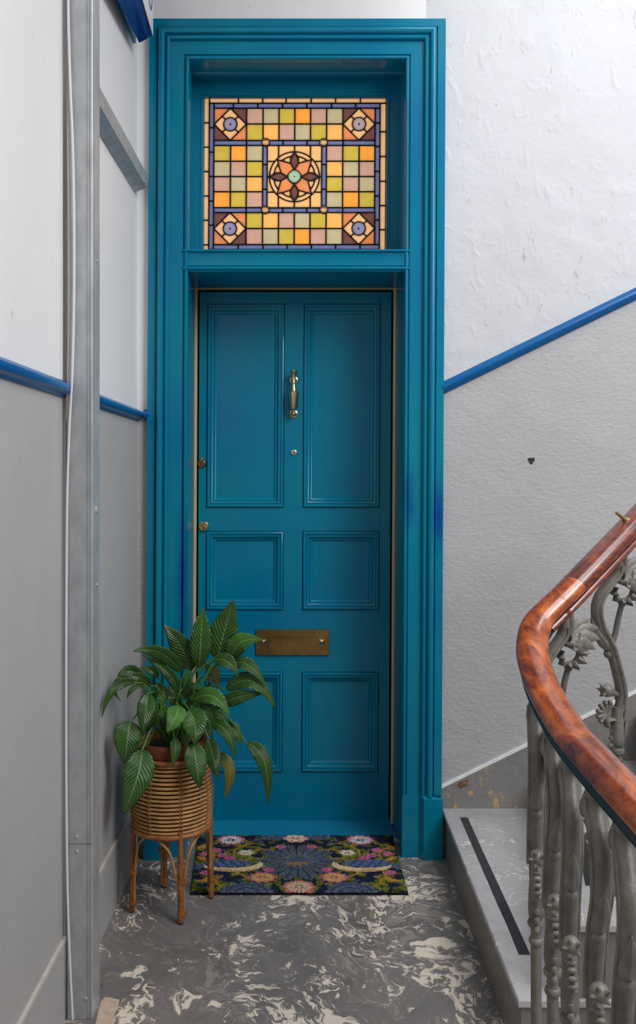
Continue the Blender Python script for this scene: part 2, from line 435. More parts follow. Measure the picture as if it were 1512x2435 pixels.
# bare patch on the floor by the post and broken plaster on the wall behind it
def irregular(pts, off, name, mat, par): MB().prism(pts, off).build(name, mat, par)
fp = [at(x, y, F*H/(y-CY)) for x, y in ((226, 2440), (239, 2384), (250, 2371), (266, 2374), (284, 2378), (280, 2398), (272, 2412), (276, 2428), (262, 2445))]
irregular([Vector((p.x, p.y, .0002)) for p in fp], (0, 0, .0008), 'bare_patch', simple('bare_screed', s2l((196, 172, 152)), .8, 0, .2, 40, .4, 120), bpy.data.objects['floor'])
wp = [at(x, y, -XL*F/(CX-x)) for x, y in ((133, 2310), (139, 2262), (143, 2248), (147, 2244), (149, 2290), (151.5, 2360), (152.5, 2424), (136, 2436), (138, 2392), (131, 2342))]
irregular([Vector((XL, p.y, max(p.z, .003))) for p in wp], (.003, 0, 0), 'broken_plaster', simple('broken_plaster', s2l((168, 152, 138)), .9, 0, .4, 60, 1.0, 60, bdist=.01), bpy.data.objects['wall_left'])
sp_ = [(1086, 1866), (1092, 1858), (1100, 1856), (1112, 1851), (1110, 1860), (1113, 1866), (1102, 1869), (1094, 1873)]
irregular([Vector((at(x, y, D0).x, -.0068, at(x, y, D0).z)) for x, y in sp_], (0, -.0012, 0), 'broken_plaster', simple('brown_plaster', s2l((120, 92, 70)), .9, 0, .5, 60, 1.0, 60, bdist=.01), bpy.data.objects['wall_back'])
# blue dado rails
def dado(name, path, nrm):
    prof = [(-.021, 0), (-.021, .006), (-.016, .008), (-.013, .016), (-.006, .024), (.004, .026), (.011, .021), (.014, .012), (.018, .009), (.021, .004), (.021, 0)]
    rs = []
    nv = Vector(nrm)
    t = (Vector(path[1])-Vector(path[0])).normalized(); up = nv.cross(t)
    if up.z < 0: up = -up
    for p in path: rs.append([Vector(p)+up*a+nv*h for a, h in prof])
    return tag(MB().rings(rs).build(name, M['blue'], smooth=True, angle=60), kind='structure')
dado('trim_1', [(XL, -5, 1.633), (XL, 0, 1.633)], (1, 0, 0))
dado('trim_2', [(XL+.026, 0, 1.633), (-.592, 0, 1.633)], (0, -1, 0))
dado('trim_3', [(.49, 0, dado_z(.49)), (3.0, 0, dado_z(3.0))], (0, -1, 0))
# skirting: left (level) and right (following the stair)
b = MB(); b.box(XL, XL+.007, -5, 0, 0, .204)
o = tag(b.build('baseboard_left', M['grey_left']), kind='structure')
MB().box(XL, XL+.0085, -5, 0, .204, .2125).build('painted_line', M['creamline'], o)
def sk_z(x): return .251+SL*(x-.488)
b = MB(); b.prism([(.485, 0, 0), (3.0, 0, 0), (3.0, 0, sk_z(3.0)), (.485, 0, sk_z(.485))], (0, -.007, 0))
o = tag(b.build('baseboard_right', M['skirt']), kind='structure')
b = MB(); b.prism([(.485, 0, sk_z(.485)), (3.0, 0, sk_z(3.0)), (3.0, 0, sk_z(3.0)+.012), (.485, 0, sk_z(.485)+.012)], (0, -.0085, 0))
b.build('painted_line', M['whiteline'], o)
b = MB(); c = at(1263, 1095, D0); b.lathe([(.012, .0), (.0125, .0015), (.010, .002), (.0, .002)], 9, c, 'Y', lambda a, h: 1+.25*math.sin(3*a))
b.build('plug_hole', simple('plug_hole', s2l((62, 50, 42)), .8, 0, .5, 80), bpy.data.objects['wall_back'])

# ------------------------------------------------------------------ door case (trim_4) with lining, transom bar
DF = 3.235            # depth of the architrave face
xi0 = (dx(447, 140, DF)+dx(441, 1300, DF)+dx(440, 1880, DF))/3
xi1 = (dx(966, 140, DF)+dx(959, 1300, DF)+dx(957, 1880, DF))/3
zt = zz(137, DF); zp = zz(1893, DF)
yb = 0.0
prof = [(0, -.02), (0, .014), (.002, .019), (.006, .021), (.010, .019), (.012, .013), (.0135, .008), (.0165, .008), (.018, .014),
        (.066, .014), (.068, .014), (.0685, .026), (.071, .031), (.076, .033), (.081, .030), (.0835, .022), (.086, .022),
        (.088, .030), (.092, .038), (.099, .041), (.106, .039), (.110, .033), (.1115, .016), (.116, .016), (.1165, .023), (.145, .023), (.147, .0), (.147, -.02)]
case = tag(empty('trim_4', ((xi0+xi1)/2, 0, 0)), kind='structure')
rs = []
for cx, cz, sx, sz in ((xi0, zp, -1, 0), (xi0, zt, -1, 1), (xi1, zt, 1, 1), (xi1, zp, 1, 0)):
    rs.append([(cx+sx*o, -h, cz+sz*o) for o, h in prof])
MB().rings(rs).build('architrave', M['teal_case'], case, True, True, angle=50)
# plinth blocks, their fronts stepping forward towards the outside
for x, sx in ((xi0, -1), (xi1, 1)):
    pl = [(x, .02), (x, -.018), (x+sx*.062, -.020), (x+sx*.078, -.043), (x+sx*.147, -.043), (x+sx*.147, .02)]
    top = [(px, py, zp+(.004 if i in (1, 2) else -.006)) for i, (px, py) in enumerate(pl)]
    bb = MB(); bb.rings([[(px, py, 0) for px, py in pl], [(a, c_, d_) for a, c_, d_ in top]])
    bb.build('plinth_block', M['teal'], case, False, True)
YD = 3.54-D0          # plane of the brass strip
xd0 = (dx(467, 700, 3.54)+dx(463.5, 1450, 3.54))/2; xd1 = (dx(937.5, 700, 3.54)+dx(931, 1900, 3.54))/2
zs = zz(645, DF)      # underside of the transom bar
# jamb linings
bb = MB(); bb.prism([(xi0, .019, 0), (xi0-.07, .019, 0), (xi0-.07, YD+.1, 0), (xd0-.003, YD+.1, 0), (xd0-.003, YD, 0)], (0, 0, zs+.06)); bb.build('jamb', M['teal'], case, False, True)
bb = MB(); bb.prism([(xi1, .019, 0), (xi1+.07, .019, 0), (xi1+.07, YD+.1, 0), (xd1+.003, YD+.1, 0), (xd1+.003, YD, 0)], (0, 0, zs+.06)); bb.build('jamb', M['teal'], case, False, True)
# transom lining
YS = 3.43-D0          # face of the sash
sx0, sx1 = dx(458, 300, 3.43), dx(946, 300, 3.43)
zs1 = zz(190, 3.43); zb1 = zz(592, DF)
for xa, xb_ in ((xi0, sx0), (xi1, sx1)):
    q = -.07 if xa < 0 else .07
    bb = MB(); bb.prism([(xa, .019, zs+.06), (xa+q, .019, zs+.06), (xa+q, YS+.12, zs+.06), (xb_, YS+.12, zs+.06), (xb_, YS, zs+.06)], (0, 0, zt-zs-.0)); bb.build('jamb', M['teal'], case, False, True)
bb = MB(); bb.prism([(xi0-.02, .019, zt), (xi0-.02, .019, zt+.08), (xi0-.02, YS+.12, zt+.08), (xi0-.02, YS+.12, zs1), (xi0-.02, YS, zs1), (xi0-.02, .10, zt-.003), (xi0-.02, .098, zt-.008), (xi0-.02, .09, zt-.008), (xi0-.02, .088, zt)], (xi1-xi0+.04, 0, 0))
bb.build('soffit', M['teal_h'], case, False, True)
# transom bar with a bead above and below
e = -.012
pr = [(-.014, zs+.062), (-.019, zb1-.013), (-.014, zb1-.011), (-.020, zb1-.009), (-.023, zb1-.005), (-.020, zb1), (-.008, zb1+.002), (YS+.1, zb1+.012), (YS+.1, zs+.002), (YD, zs+.002),
      (-.0, zs+.001), (-.010, zs+.002), (-.012, zs+.005), (-.018, zs+.007), (-.022, zs+.012), (-.021, zs+.017), (-.016, zs+.020), (-.011, zs+.022), (-.014, zs+.024)]
xa, xb_ = xi0-.0165, xi1+.0165
MB().rings([[(xa, y, z) for y, z in pr], [(xb_, y, z) for y, z in pr]]).build('transom_bar', M['teal_h'], case, True, True, angle=40)
# sill
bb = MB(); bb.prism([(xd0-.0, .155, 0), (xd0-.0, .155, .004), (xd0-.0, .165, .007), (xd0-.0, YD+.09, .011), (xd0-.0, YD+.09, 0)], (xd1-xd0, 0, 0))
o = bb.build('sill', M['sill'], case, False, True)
# brass draught strips round the door
for a in ((xd0-.003, xd0+.002, YD-.006, YD+.03, .012, zz(684, 3.54)), (xd1-.002, xd1+.003, YD-.006, YD+.03, .012, zz(684, 3.54)), (xd0, xd1, YD-.006, YD+.03, zz(686, 3.54), zz(682.6, 3.54))):
    MB().box(*a).build('draught_strip', M['strip'], case, False, True)['label'] = 'thin brass draught strip'
MB().box(xd0-.01, xd1+.01, YD, YD+.1, zz(683, 3.54), zs+.05).build('head_stop', M['teal_h'], case, False, True)

MB().box(xd0-.06, xd1+.06, YD+.085, YD+.13, 0, zs+.05).build('light_stop_board', M['black'], case, False, True)  # added black board behind the door, stops light leaking round its edges
# ------------------------------------------------------------------ door_1
DD = 3.565; yd = DD-D0
def X(px, py=1300): return dx(px, py, DD)
def Z(py): return zz(py, DD)
door = tag(empty('door_1', ((X(470)+X(931))/2, yd, 0)), 'teal six-panel front door with brass furniture', None, None, 'structure')
dl, dr, dt, db = xd0+.009, xd1-.009, Z(694), Z(1957)
th = .045
PAN = [(492, 722, 676, 1207, 514.5, 746, 649.5, 1183), (720.5, 723, 903, 1207, 742, 747, 879, 1185),
       (490, 1263, 673.5, 1449.5, 514, 1287, 648.5, 1423), (719, 1263, 902, 1451, 742, 1289, 877.5, 1426),
       (488, 1598, 672, 1835, 514, 1621, 648, 1808), (718, 1597.6, 900, 1835.5, 739.5, 1623.5, 876, 1808.5)]
R = []
for p in PAN:
    my = (p[1]+p[3])/2
    R.append((X(p[0], my), X(p[2], my), Z(p[3]), Z(p[1]), X(p[4], my), X(p[6], my), Z(p[7]), Z(p[5])))
lx = sum(r[0] for r in R[0::2])/3; lx1 = sum(r[1] for r in R[0::2])/3; rx = sum(r[0] for r in R[1::2])/3; rx1 = sum(r[1] for r in R[1::2])/3
rows = [((R[i][2]+R[i+1][2])/2, (R[i][3]+R[i+1][3])/2) for i in (0, 2, 4)]
def dpart(name, x0, x1, z0, z1, mat='teal', y0=0, bev=.0012):
    return MB().box(x0, x1, yd+y0, yd+th, z0, z1, bev).build(name, M[mat], door, False, True)
dpart('stile', dl, lx, db, dt); dpart('stile', rx1, dr, db, dt)
edges = [dt] + [v for z0, z1 in rows for v in (z1, z0)] + [db]
for i in range(0, 8, 2): dpart('rail', lx, rx1, edges[i+1], edges[i], 'teal_h')
for z0, z1 in rows: dpart('muntin', lx1, rx, z0, z1)
mp = [(0, -.008), (0, .001), (-.0015, .0065), (-.005, .0085), (-.0095, .0075), (-.012, .003), (-.015, .0025), (-.0165, .0055), (-.021, .004), (-.026, -.002), (-.0275, -.006), (-.029, -.0045), (-.033, -.006), (-.037, -.010), (-.040, -.013)]
for i, r in enumerate(R):
    x0, x1 = (lx, lx1) if i % 2 == 0 else (rx, rx1); z0, z1 = rows[i//2]
    MB().box(x0-.001, x1+.001, yd+.013, yd+.03, z0-.001, z1+.001).build('panel', M['teal'], door, False, True)
    MB().frame(x0+.0015, x1-.0015, z0+.0015, z1-.0015, yd, mp).build('panel_moulding', M['teal'], door, True, True, angle=42)
# knocker
kx, kd = X(698.3, 940), yd-.034
def ky(v): return Z(860+v/9.74)
kn = tag(empty('knocker', (kx+LEAN*(ky(700)-1.15)-door.location.x, -.0, ky(700))), 'polished brass urn-shaped door knocker'); kn.parent = door
px_ = .00171/9.74    # metres per crop pixel
prk = [(0, 205), (30, 206), (42, 215), (40, 228), (60, 240), (92, 256), (97, 266), (90, 282), (66, 300), (52, 340), (45, 400), (46, 460), (52, 500), (54, 512), (50, 522), (38, 530), (42, 545), (52, 600), (72, 660), (88, 700), (104, 706), (116, 718)]
cut = [(116, 718), (117, 760), (112, 850), (105, 920), (96, 1000), (86, 1080), (80, 1108), (66, 1122)]
end = [(66, 1122), (56, 1136), (44, 1150), (36, 1180), (36, 1200), (46, 1212), (48, 1226), (40, 1246), (18, 1262), (0, 1264)]
def kl(pr, n, rf=None):
    return MB().lathe([(r*px_, ky(h)) for r, h in reversed(pr)], n, (kx, kd, 0), 'Z', rf)
kl(prk, 24).build('handle_top', M['brass'], kn, True, True)
kl(cut, 30, lambda a, h: 1+.035*abs(math.cos(5*a))).build('fluted_body', M['brass'], kn, True, True, angle=20)
kl(end, 24).build('tip', M['brass'], kn, True, True)
for v in (435, 1212):
    MB().lathe([(.0182, 0), (.0182, .003), (.0165, .006), (.012, .008), (.008, .011), (.007, .03), (0, .031)], 28, (kx, yd, ky(v)), 'Y').build('rose', M['brass'], kn, True, True)
# spyhole, rim lock and night latch
def disc(name, px, py, prf, mat, parent, n=28):
    return MB().lathe([(r*.00171, h) for r, h in prf], n, (X(px, py), yd, Z(py)), 'Y').build(name, mat, parent, True, True)
o = disc('spyhole', 698.5, 1076, [(7.4, 0), (7.4, .002), (6.6, .005), (5.2, .006), (4.8, .004), (0, .005)], simple('pale_brass', (.72, .58, .44), .25, 1.0), door)
o['label'] = 'small round pale brass spyhole'
MB().lathe([(2.0*.00171, .0045), (1.6*.00171, .0062), (0, .0064)], 14, (X(698.5, 1076), yd, Z(1076)), 'Y').build('lens', simple('lens_glass', (.05, .09, .09), .06), o, True, True)
o = disc('keyhole_cover', 480.5, 1103, [(10, 0), (10, .004), (8.6, .008), (7.4, .009), (6.6, .0115), (0, .012)], M['old_brass'], door); o['label'] = 'round brass keyhole cover with a small eyelet'
MB().tube([(X(480, 1103)+.0042*math.cos(a), yd-.006, Z(1091.5)+.0042*math.sin(a)) for a in np.linspace(0, 2*PI, 14)[:-1]], .0017, 6, True).build('eyelet', M['old_brass'], o, True, True)
o = disc('night_latch', 485.5, 1251, [(12, 0), (12, .006), (11, .010), (9.6, .0115), (8.6, .0095), (0, .0095)], M['brass'], door); o['label'] = 'round polished brass night latch cylinder'
MB().lathe([(4.0*.00171, .009), (4.0*.00171, .0115), (3.2*.00171, .0125), (0, .0125)], 18, (X(486, 1254), yd, Z(1254)), 'Y').build('cylinder', M['old_brass'], o, True, True)
MB().box(X(486, 1254)-.0008, X(486, 1254)+.0008, yd-.0131, yd-.012, Z(1257), Z(1251)).build('key_slot', M['black'], o, False, True)
# letter plate
lp = tag(empty('letter_plate', (X(696, 1526)+LEAN*(Z(1526)-1.15)-door.location.x, 0, Z(1526))), 'aged brass letter plate'); lp.parent = door
x0, x1, z0, z1 = X(609, 1526), X(783, 1526), Z(1556.7), Z(1496)
f0, f1, g0, g1 = X(637.8, 1526), X(754, 1526), Z(1537.7), Z(1514.7)
bb = MB(); bb.frame(f0, f1, g0, g1, yd, [(0, -.004), (0, .0075), (.0012, .0088), (-(x0-f0)-.001, .0088), (-(x0-f0), .0078), (-(x0-f0), -.001)])
# frame() keeps one offset all round: stretch the outer edge to the plate's true outline
for v in bb.bm.verts:
    if v.co.x < f0-.01 or v.co.x > f1+.01:
        s_ = 1 if v.co.z > (g0+g1)/2 else -1
        v.co.z = z1 if s_ > 0 else z0
        v.co.x = max(min(v.co.x, x1), x0)
bb.build('plate', M['old_brass'], lp, False, True)
MB().box(f0-.001, f1+.001, yd-.0016, yd+.004, g0-.001, g1+.001).build('flap', M['old_brass'], lp, False, True)
for px in (627.6, 765.1):
    cx, cz, hh = X(px, 1526), Z(1525.8), .0103
    bb = MB(); q = [(-1, -1), (1, -1), (1, 1), (-1, 1)]
    bb.rings([[(cx+a*hh, yd-.008, cz+b_*hh) for a, b_ in q], [(cx+a*hh, yd-.012, cz+b_*hh) for a, b_ in q], [(cx+a*.001, yd-.019, cz+b_*.001) for a, b_ in q]])
    bb.build('stud', M['brass'], lp, False, True)

# ------------------------------------------------------------------ window_1: leaded fanlight
GD = 3.46; yg = GD-D0
win = tag(empty('window_1', (dx(701, 400, GD), yg, zz(400, GD))), 'stained glass fanlight of coloured squares above the teal door', None, None, 'structure')
gx = lambda px: dx(px, 400, GD)
gz = lambda py: zz(py, GD)
# sash: stiles and rails with an inner moulding
i0, i1, j0, j1 = dx(484, 400, 3.44), dx(918.5, 400, 3.44), zz(612, 3.44), zz(231, 3.44)
MB().box(sx0-.02, i0-.010, YS, yg+.03, zb1-.0, zs1+.03).build('sash_stile', M['teal'], win, False, True)
MB().box(i1+.010, sx1+.02, YS, yg+.03, zb1-.0, zs1+.03).build('sash_stile', M['teal'], win, False, True)
MB().box(i0-.010, i1+.010, YS, yg+.03, j1+.010, zs1+.03).build('sash_rail', M['teal_h'], win, False, True)
MB().box(i0-.010, i1+.010, YS+.02, yg+.03, zb1-.0, j0-.010).build('sash_rail', M['teal_h'], win, False, True)
MB().frame(i0, i1, j0, j1, YS, [(.011, -.02), (.011, .001), (.009, .003), (.006, .001), (.004, -.004), (.002, -.003), (0, -.008), (0, -.026)]).build('sash_moulding', M['teal'], win, True, True, angle=40)
lead = MB()
PX = lambda x: gx(460+x/3.15); PZ = lambda y: gz(200+y/3.15)
u_ = .001655/3.15     # metres per crop pixel
def bar(p, q, wd=9.5, zoff=.0):
    p = Vector((p[0], 0, p[1])); q = Vector((q[0], 0, q[1])); t = (q-p)
    if t.length < 1e-6: return
    t.normalize(); n = Vector((-t.z, 0, t.x))*wd*u_/2; e_ = t*wd*u_*.3
    a = [p-e_-n, p-e_+n, q+e_+n, q+e_-n]
    y = yg-.004-zoff
    fr = [Vector((v.x, y+.002, v.z)) for v in a]
    m1, m2 = p-e_, q+e_
    r1 = [(fr[0]), Vector((m1.x-n.x*.4, y-.0022, m1.z-n.z*.4)), Vector((m1.x+n.x*.4, y-.0022, m1.z+n.z*.4)), fr[1]]
    r2 = [(fr[3]), Vector((m2.x-n.x*.4, y-.0022, m2.z-n.z*.4)), Vector((m2.x+n.x*.4, y-.0022, m2.z+n.z*.4)), fr[2]]
    back = Vector((0, .008, 0))
    lead.rings([[r1[0]+back, *r1, r1[3]+back], [r2[0]+back, *r2, r2[3]+back]])
def pane(pts, col, closed_lead=True, cl=True):
    """pts in metres (x, z) out to the centre of the leads"""
    MB().prism([(x, yg, z) for x, z in pts], (0, -.003 if cl else -.004, 0)).build('pane', M['g_'+col], win, False, True)
    if closed_lead:
        for i in range(len(pts)): bar(pts[i], pts[(i+1) % len(pts)])
def P1(x, y): return (PX(x), PZ(y))
def rect(x0, y0, x1, y1, col): pane([P1(x0, y0), P1(x1, y0), P1(x1, y1), P1(x0, y1)], col)
xs = [118, 335, 516, 691, 878, 1061, 1246, 1440]
for a, b_ in zip(xs, xs[1:]): rect(a, 104, b_, 147, 'cream')
ys = [104, 293, 475, 657, 840, 1022, 1205, 1290]
for a, b_ in zip(ys, ys[1:]): rect(78, a, 118, b_, 'cream')
ys = [147, 360, 545, 730, 912, 1092, 1275]
for a, b_ in zip(ys, ys[1:]): rect(1394, a, 1440, b_, 'cream')
xs = [153, 297, 480, 665, 846, 1030, 1211, 1394]
for a, b_ in zip(xs, xs[1:]): rect(a, 147, b_, 184, 'blue')
ys = [147, 330, 512, 694, 878, 1058, 1240]
for a, b_ in zip(ys, ys[1:]): rect(118, a, 153, b_, 'blue')
ys = [184, 295, 470, 656, 840, 1020, 1203]
for a, b_ in zip(ys, ys[1:]): rect(1357, a, 1394, b_, 'blue')
xs = [153, 340, 525, 705, 886, 1067, 1250, 1394]
for a, b_ in zip(xs, xs[1:]): rect(a, 1203, b_, 1240, 'blue')
rect(118, 1240, 760, 1290, 'cream'); rect(760, 1240, 1394, 1290, 'cream')
gxs = [397, 520, 639, 757, 875, 995, 1117]
def rowp(cols, xs, y0, y1):
    for c_, a, b_ in zip(cols.split(), xs, xs[1:]): rect(a, y0, b_, y1, c_)
rowp('mauve sage olive orange mauve sage', gxs, 184, 302); rowp('olive peach mauve sage olive peach', gxs, 302, 425)
rowp('olive peach mauve sage olive peach', gxs, 964, 1083); rowp('mauve sage olive orange mauve sage', gxs, 1083, 1203)
ry = [462, 580, 695, 808, 927]
for cols, y0, y1 in zip(('olive orange sage', 'sage mauve olive', 'mauve sage peach', 'orange olive mauve'), ry, ry[1:]): rowp(cols, [153, 278, 397, 519], y0, y1)
for cols, y0, y1 in zip(('mauve olive orange', 'peach sage mauve', 'olive mauve sage', 'sage orange olive'), ry, ry[1:]): rowp(cols, [995, 1117, 1239, 1357], y0, y1)
for y0, y1 in ((425, 462), (927, 964)):
    for a, b_ in ((153, 397), (397, 514), (568, 670), (670, 850), (850, 946), (1001, 1119), (1119, 1357)): rect(a, y0, b_, y1, 'blue')
for x0, x1 in ((519, 553), (959, 995)):
    for a, b_ in ((462, 605), (605, 790), (790, 927)): rect(x0, a, x1, b_, 'blue')
def circ(cx, cy, r, n=20): return [P1(cx+r*math.cos(2*PI*k/n), cy+r*math.sin(2*PI*k/n)) for k in range(n)]
for cx, cy in ((541, 439), (972, 441), (539, 944), (978, 943)):
    MB().prism([(x, yg-.001, z) for x, z in circ(cx, cy, 27)], (0, -.0062, 0)).build('roundel', M['g_cream'], win, False, True)
    cpts = circ(cx, cy, 29)
    for k in range(20): bar(cpts[k], cpts[(k+1) % 20], 8, .0015)
# corner diamonds
for cx, cy, cols, rc in ((275, 304, 'terra brown brown terra', 'lav'), (1237, 303, 'brown terra terra brown', 'lavpink'), (276, 1084, 'brown terra terra brown', 'lav'), (1239, 1083, 'terra brown brown terra', 'lav')):
    x0, x1, y0, y1 = cx-121, cx+121, cy-120, cy+120
    c1 = cols.split()
    for (ax, ay), c_ in zip(((x0, y0), (x1, y0), (x0, y1), (x1, y1)), c1):
        pane([P1(ax, ay), P1(cx, ay), P1(ax, cy)], c_)
    for k in range(4):
        def rt(x, y):
            for _ in range(k): x, y = -y, x
            return P1(cx+x, cy+y)
        arc = [(50*math.sin(t), -50*math.cos(t)) for t in np.linspace(PI/4, -PI/4, 7)]
        pane([rt(0, -120), rt(60, -60)] + [rt(*q) for q in arc] + [rt(-60, -60)], 'cream')
    MB().prism([(x, yg-.0005, z) for x, z in circ(cx, cy, 46)], (0, -.0035, 0)).build('roundel', M['g_'+rc], win, False, True)
    MB().lathe([(9*u_, 0), (8*u_, .0015), (3*u_, .002), (0, .001)], 12, (PX(cx), yg-.003, PZ(cy)), 'Y').build('bullseye', M['g_blue'], win, True, True)
# centre square with the flower
def Q1(x, y): return (gx(620+(x+757)/9.45), gz(340+(y+766)/9.45))
RO = 560
ax_ = [np.sqrt(RO**2-357**2), np.sqrt(RO**2-345**2)]
for sx in (1, -1):
    for sy in (1, -1):
        q = lambda x, y: Q1(x*sx, y*sy)
        th1 = math.atan2(357, ax_[0]); th2 = math.atan2(ax_[1], 345)
        arcp = lambda a, b_: [(RO*math.sin(t), -RO*math.cos(t)) for t in np.linspace(a, b_, 8)]
        pane([q(0, -702), q(-357, -702)] + [q(-x, y) for x, y in arcp(th1, 0.0)], 'bgc')
        pane([q(-612, -702), q(-612, -345)] + [q(-x, y) for x, y in arcp(th2, th1)] + [q(-357, -702)], 'bgc')
        pane([q(-612, -345), q(-612, 0)] + [q(-x, y) for x, y in arcp(PI/2, th2)], 'bgc')
        # ring strips and small gaps, mirrored about the diagonal
        for sw in (0, 1):
            g = (lambda x, y: q(x, y)) if sw == 0 else (lambda x, y: q(y, x))
            st = [(-560*math.sin(t), -560*math.cos(t)) for t in np.linspace(.0, .785, 8)] + [(-462*math.sin(t), -462*math.cos(t)) for t in np.linspace(.70, .16, 7)]
            pane([g(x, y) for x, y in st], 'cream')
            gp = [(-90, -365)] + [(-462*math.sin(t), -462*math.cos(t)) for t in np.linspace(.19, .60, 6)] + [(-225, -342), (-90, -302)]
            pane([g(x, y) for x, y in gp], 'bgc')
        pet = [(-385, -385), (-340, -225), (-300, -85), (-165, -12), (-140, -50), (-108, -88), (-88, -108), (-50, -140), (-12, -165), (-85, -300), (-225, -340)]
        pane([q(x, y) for x, y in pet], 'terra')
for k in range(4):
    def rt(x, y):
        for _ in range(k): x, y = -y, x
        return Q1(x, y)
    pane([rt(x, y) for x, y in ((0, -545), (50, -455), (88, -370), (84, -310), (55, -250), (0, -175), (-55, -250), (-84, -310), (-88, -370), (-50, -455))], 'brown')
n_ = 24
cc = [Q1(145*math.cos(2*PI*k/n_), 145*math.sin(2*PI*k/n_)) for k in range(n_)]
MB().prism([(x, yg-.001, z) for x, z in cc], (0, -.0055, 0)).build('roundel', M['g_green'], win, False, True)
for k in range(n_): bar(cc[k], cc[(k+1) % n_], 9, .0012)
cq = Q1(0, 0); MB().lathe([(6*u_, 0), (5*u_, .001), (0, .002)], 12, (cq[0], yg-.006, cq[1]), 'Y').build('bullseye', simple('bottle_green', (.01, .09, .07), .2), win, True, True)
lead.build('lead_came', M['lead'], win, False, True)

# ================================================================== STAIR
st = tag(empty('staircase', (.49, 0, 0)), 'marbled cement winder steps rising to the right of the teal door', 'stairs')
YE = -1.19
def step(poly, z0, z1):
    bb = MB(); bb.mi = 1
    bb.prism([(x, y, z0) for x, y in poly], (0, 0, z1-z0-.02))
    bb.mi = 0
    cx = sum(p[0] for p in poly)/len(poly); cy = sum(p[1] for p in poly)/len(poly)
    top = [(x-(.008 if x < cx else 0), y-(.008 if y < -1 else 0)) for x, y in poly]
    bb.rings([[(x, y, z1-.02) for x, y in poly], [(x, y, z1-.016) for x, y in top], [(x, y, z1-.002) for x, y in top], [(x+(cx-x)*.002, y+(cy-y)*.002, z1) for x, y in top]])
    return bb.build('step', [M['tread'], M['riser']], st)
s1 = step([(.497, -.0075), (.497, YE), (2.98, YE), (2.98, -.0075)], -.18, .177)
s2 = step([(.895, -.0075), (.632, YE), (2.98, YE), (2.98, -.0075)], .177, .354)
s3 = step([(1.22, -.0075), (.90, YE+.12), (1.6, YE+.5), (2.98, YE+.5), (2.98, -.0075)], .354, .531)
s4 = step([(1.55, -.0075), (1.20, YE+.40), (2.98, YE+.5), (2.98, -.0075)], .531, .708)
s5 = step([(1.90, -.0075), (1.60, YE+.52), (2.98, YE+.52), (2.98, -.0075)], .708, .885)
def tape(poly, z, mat, parent):
    MB().prism([(x, y, z+.0002) for x, y in poly], (0, 0, .0012)).build('anti_slip_tape', M[mat], parent)
tape([(.540, -.097), (.567, -.097), (.566, -.40), (.567, -.72), (.5385, -.72), (.5395, -.45)], .177, 'tape', s1)
tape([(.5385, -.723), (.567, -.723), (.566, -1.0), (.537, -1.0), (.5395, -.86)], .177, 'tape_new', s1)
tape([(.905, -.10), (.932, -.10), (.794, -.74), (.766, -.74)], .354, 'tape', s2)
tape([(.7655, -.743), (.793, -.743), (.738, -.998), (.709, -.998)], .354, 'tape_new', s2)

# ================================================================== BALUSTRADE
path_px = [(None, .30), ]
rp = [(.485, .75, .915), (.485, 1.0, .918), (.485, 1.3, .922), (.485, 1.45, .924), (.485, 1.64, .932), (.485, 1.78, .957), (.487, 1.88, .986), (.497, 1.965, 1.022), (.524, 2.03, 1.068), (.572, 2.07, 1.105), (.63, 2.105, 1.147), (.834, 2.25, 1.296), (1.04, 2.40, 1.447), (1.25, 2.55, 1.60)]
rp = [Vector((x, d-D0, z)) for x, d, z in rp]
bal = tag(empty('balustrade', (.485, -1.3, 0)), 'mahogany handrail on ornate grey cast iron balusters, curving up the stair', 'railing')
def sweep(pts, prof, mat, name, parent, cap=True):
    rs = []
    for i, p in enumerate(pts):
        t = (pts[min(i+1, len(pts)-1)]-pts[max(i-1, 0)]).normalized()
        sd = t.cross(Vector((0, 0, 1))).normalized(); up = sd.cross(t)
        rs.append([p+sd*a+up*h for a, h in prof])
    return MB().rings(rs, True, cap).build(name, mat, parent, True, angle=50)
sp = spline(rp, 8)
j_i = min(range(len(sp)), key=lambda i: abs(sp[i].x-.628)+abs(sp[i].z-1.146))
topp = [(.036*math.cos(a)*1.0, -.002+.026*math.sin(a)) for a in np.linspace(0, PI, 13)] + [(-.034, -.010), (-.027, -.016), (-.020, -.018), (.020, -.018), (.027, -.016), (.034, -.010)]
sweep(sp[:j_i+1], topp, M['wood'], 'handrail', bal)['label'] = 'polished mahogany handrail wreath'
sweep(sp[j_i:], topp, M['wood_dark'], 'handrail', bal)['label'] = 'dark mahogany handrail of the upper flight'
low = [(-.020, -.018), (-.020, -.024), (-.026, -.028), (-.027, -.036), (-.022, -.040), (.022, -.040), (.027, -.036), (.026, -.028), (.020, -.024), (.020, -.018)]
sweep(sp[:j_i-14], low, M['rail_under'], 'rail_core', bal)['label'] = 'dark shaded underside of the handrail'
sweep(sp[j_i-14:], low, M['wood_dark'], 'rail_core', bal)
# brass stud on the upper rail
q = at(1490, 1239, 2.225); q2 = at(1463, 1217, 2.20)
MB().tube([q, q+(q2-q)*.12, q+(q2-q)*.3, q+(q2-q)*.9, q2], [.011, .009, .005, .0042, .003], 10).build('rail_stud', M['brass'], bal, True)['label'] = 'small pointed brass stud'

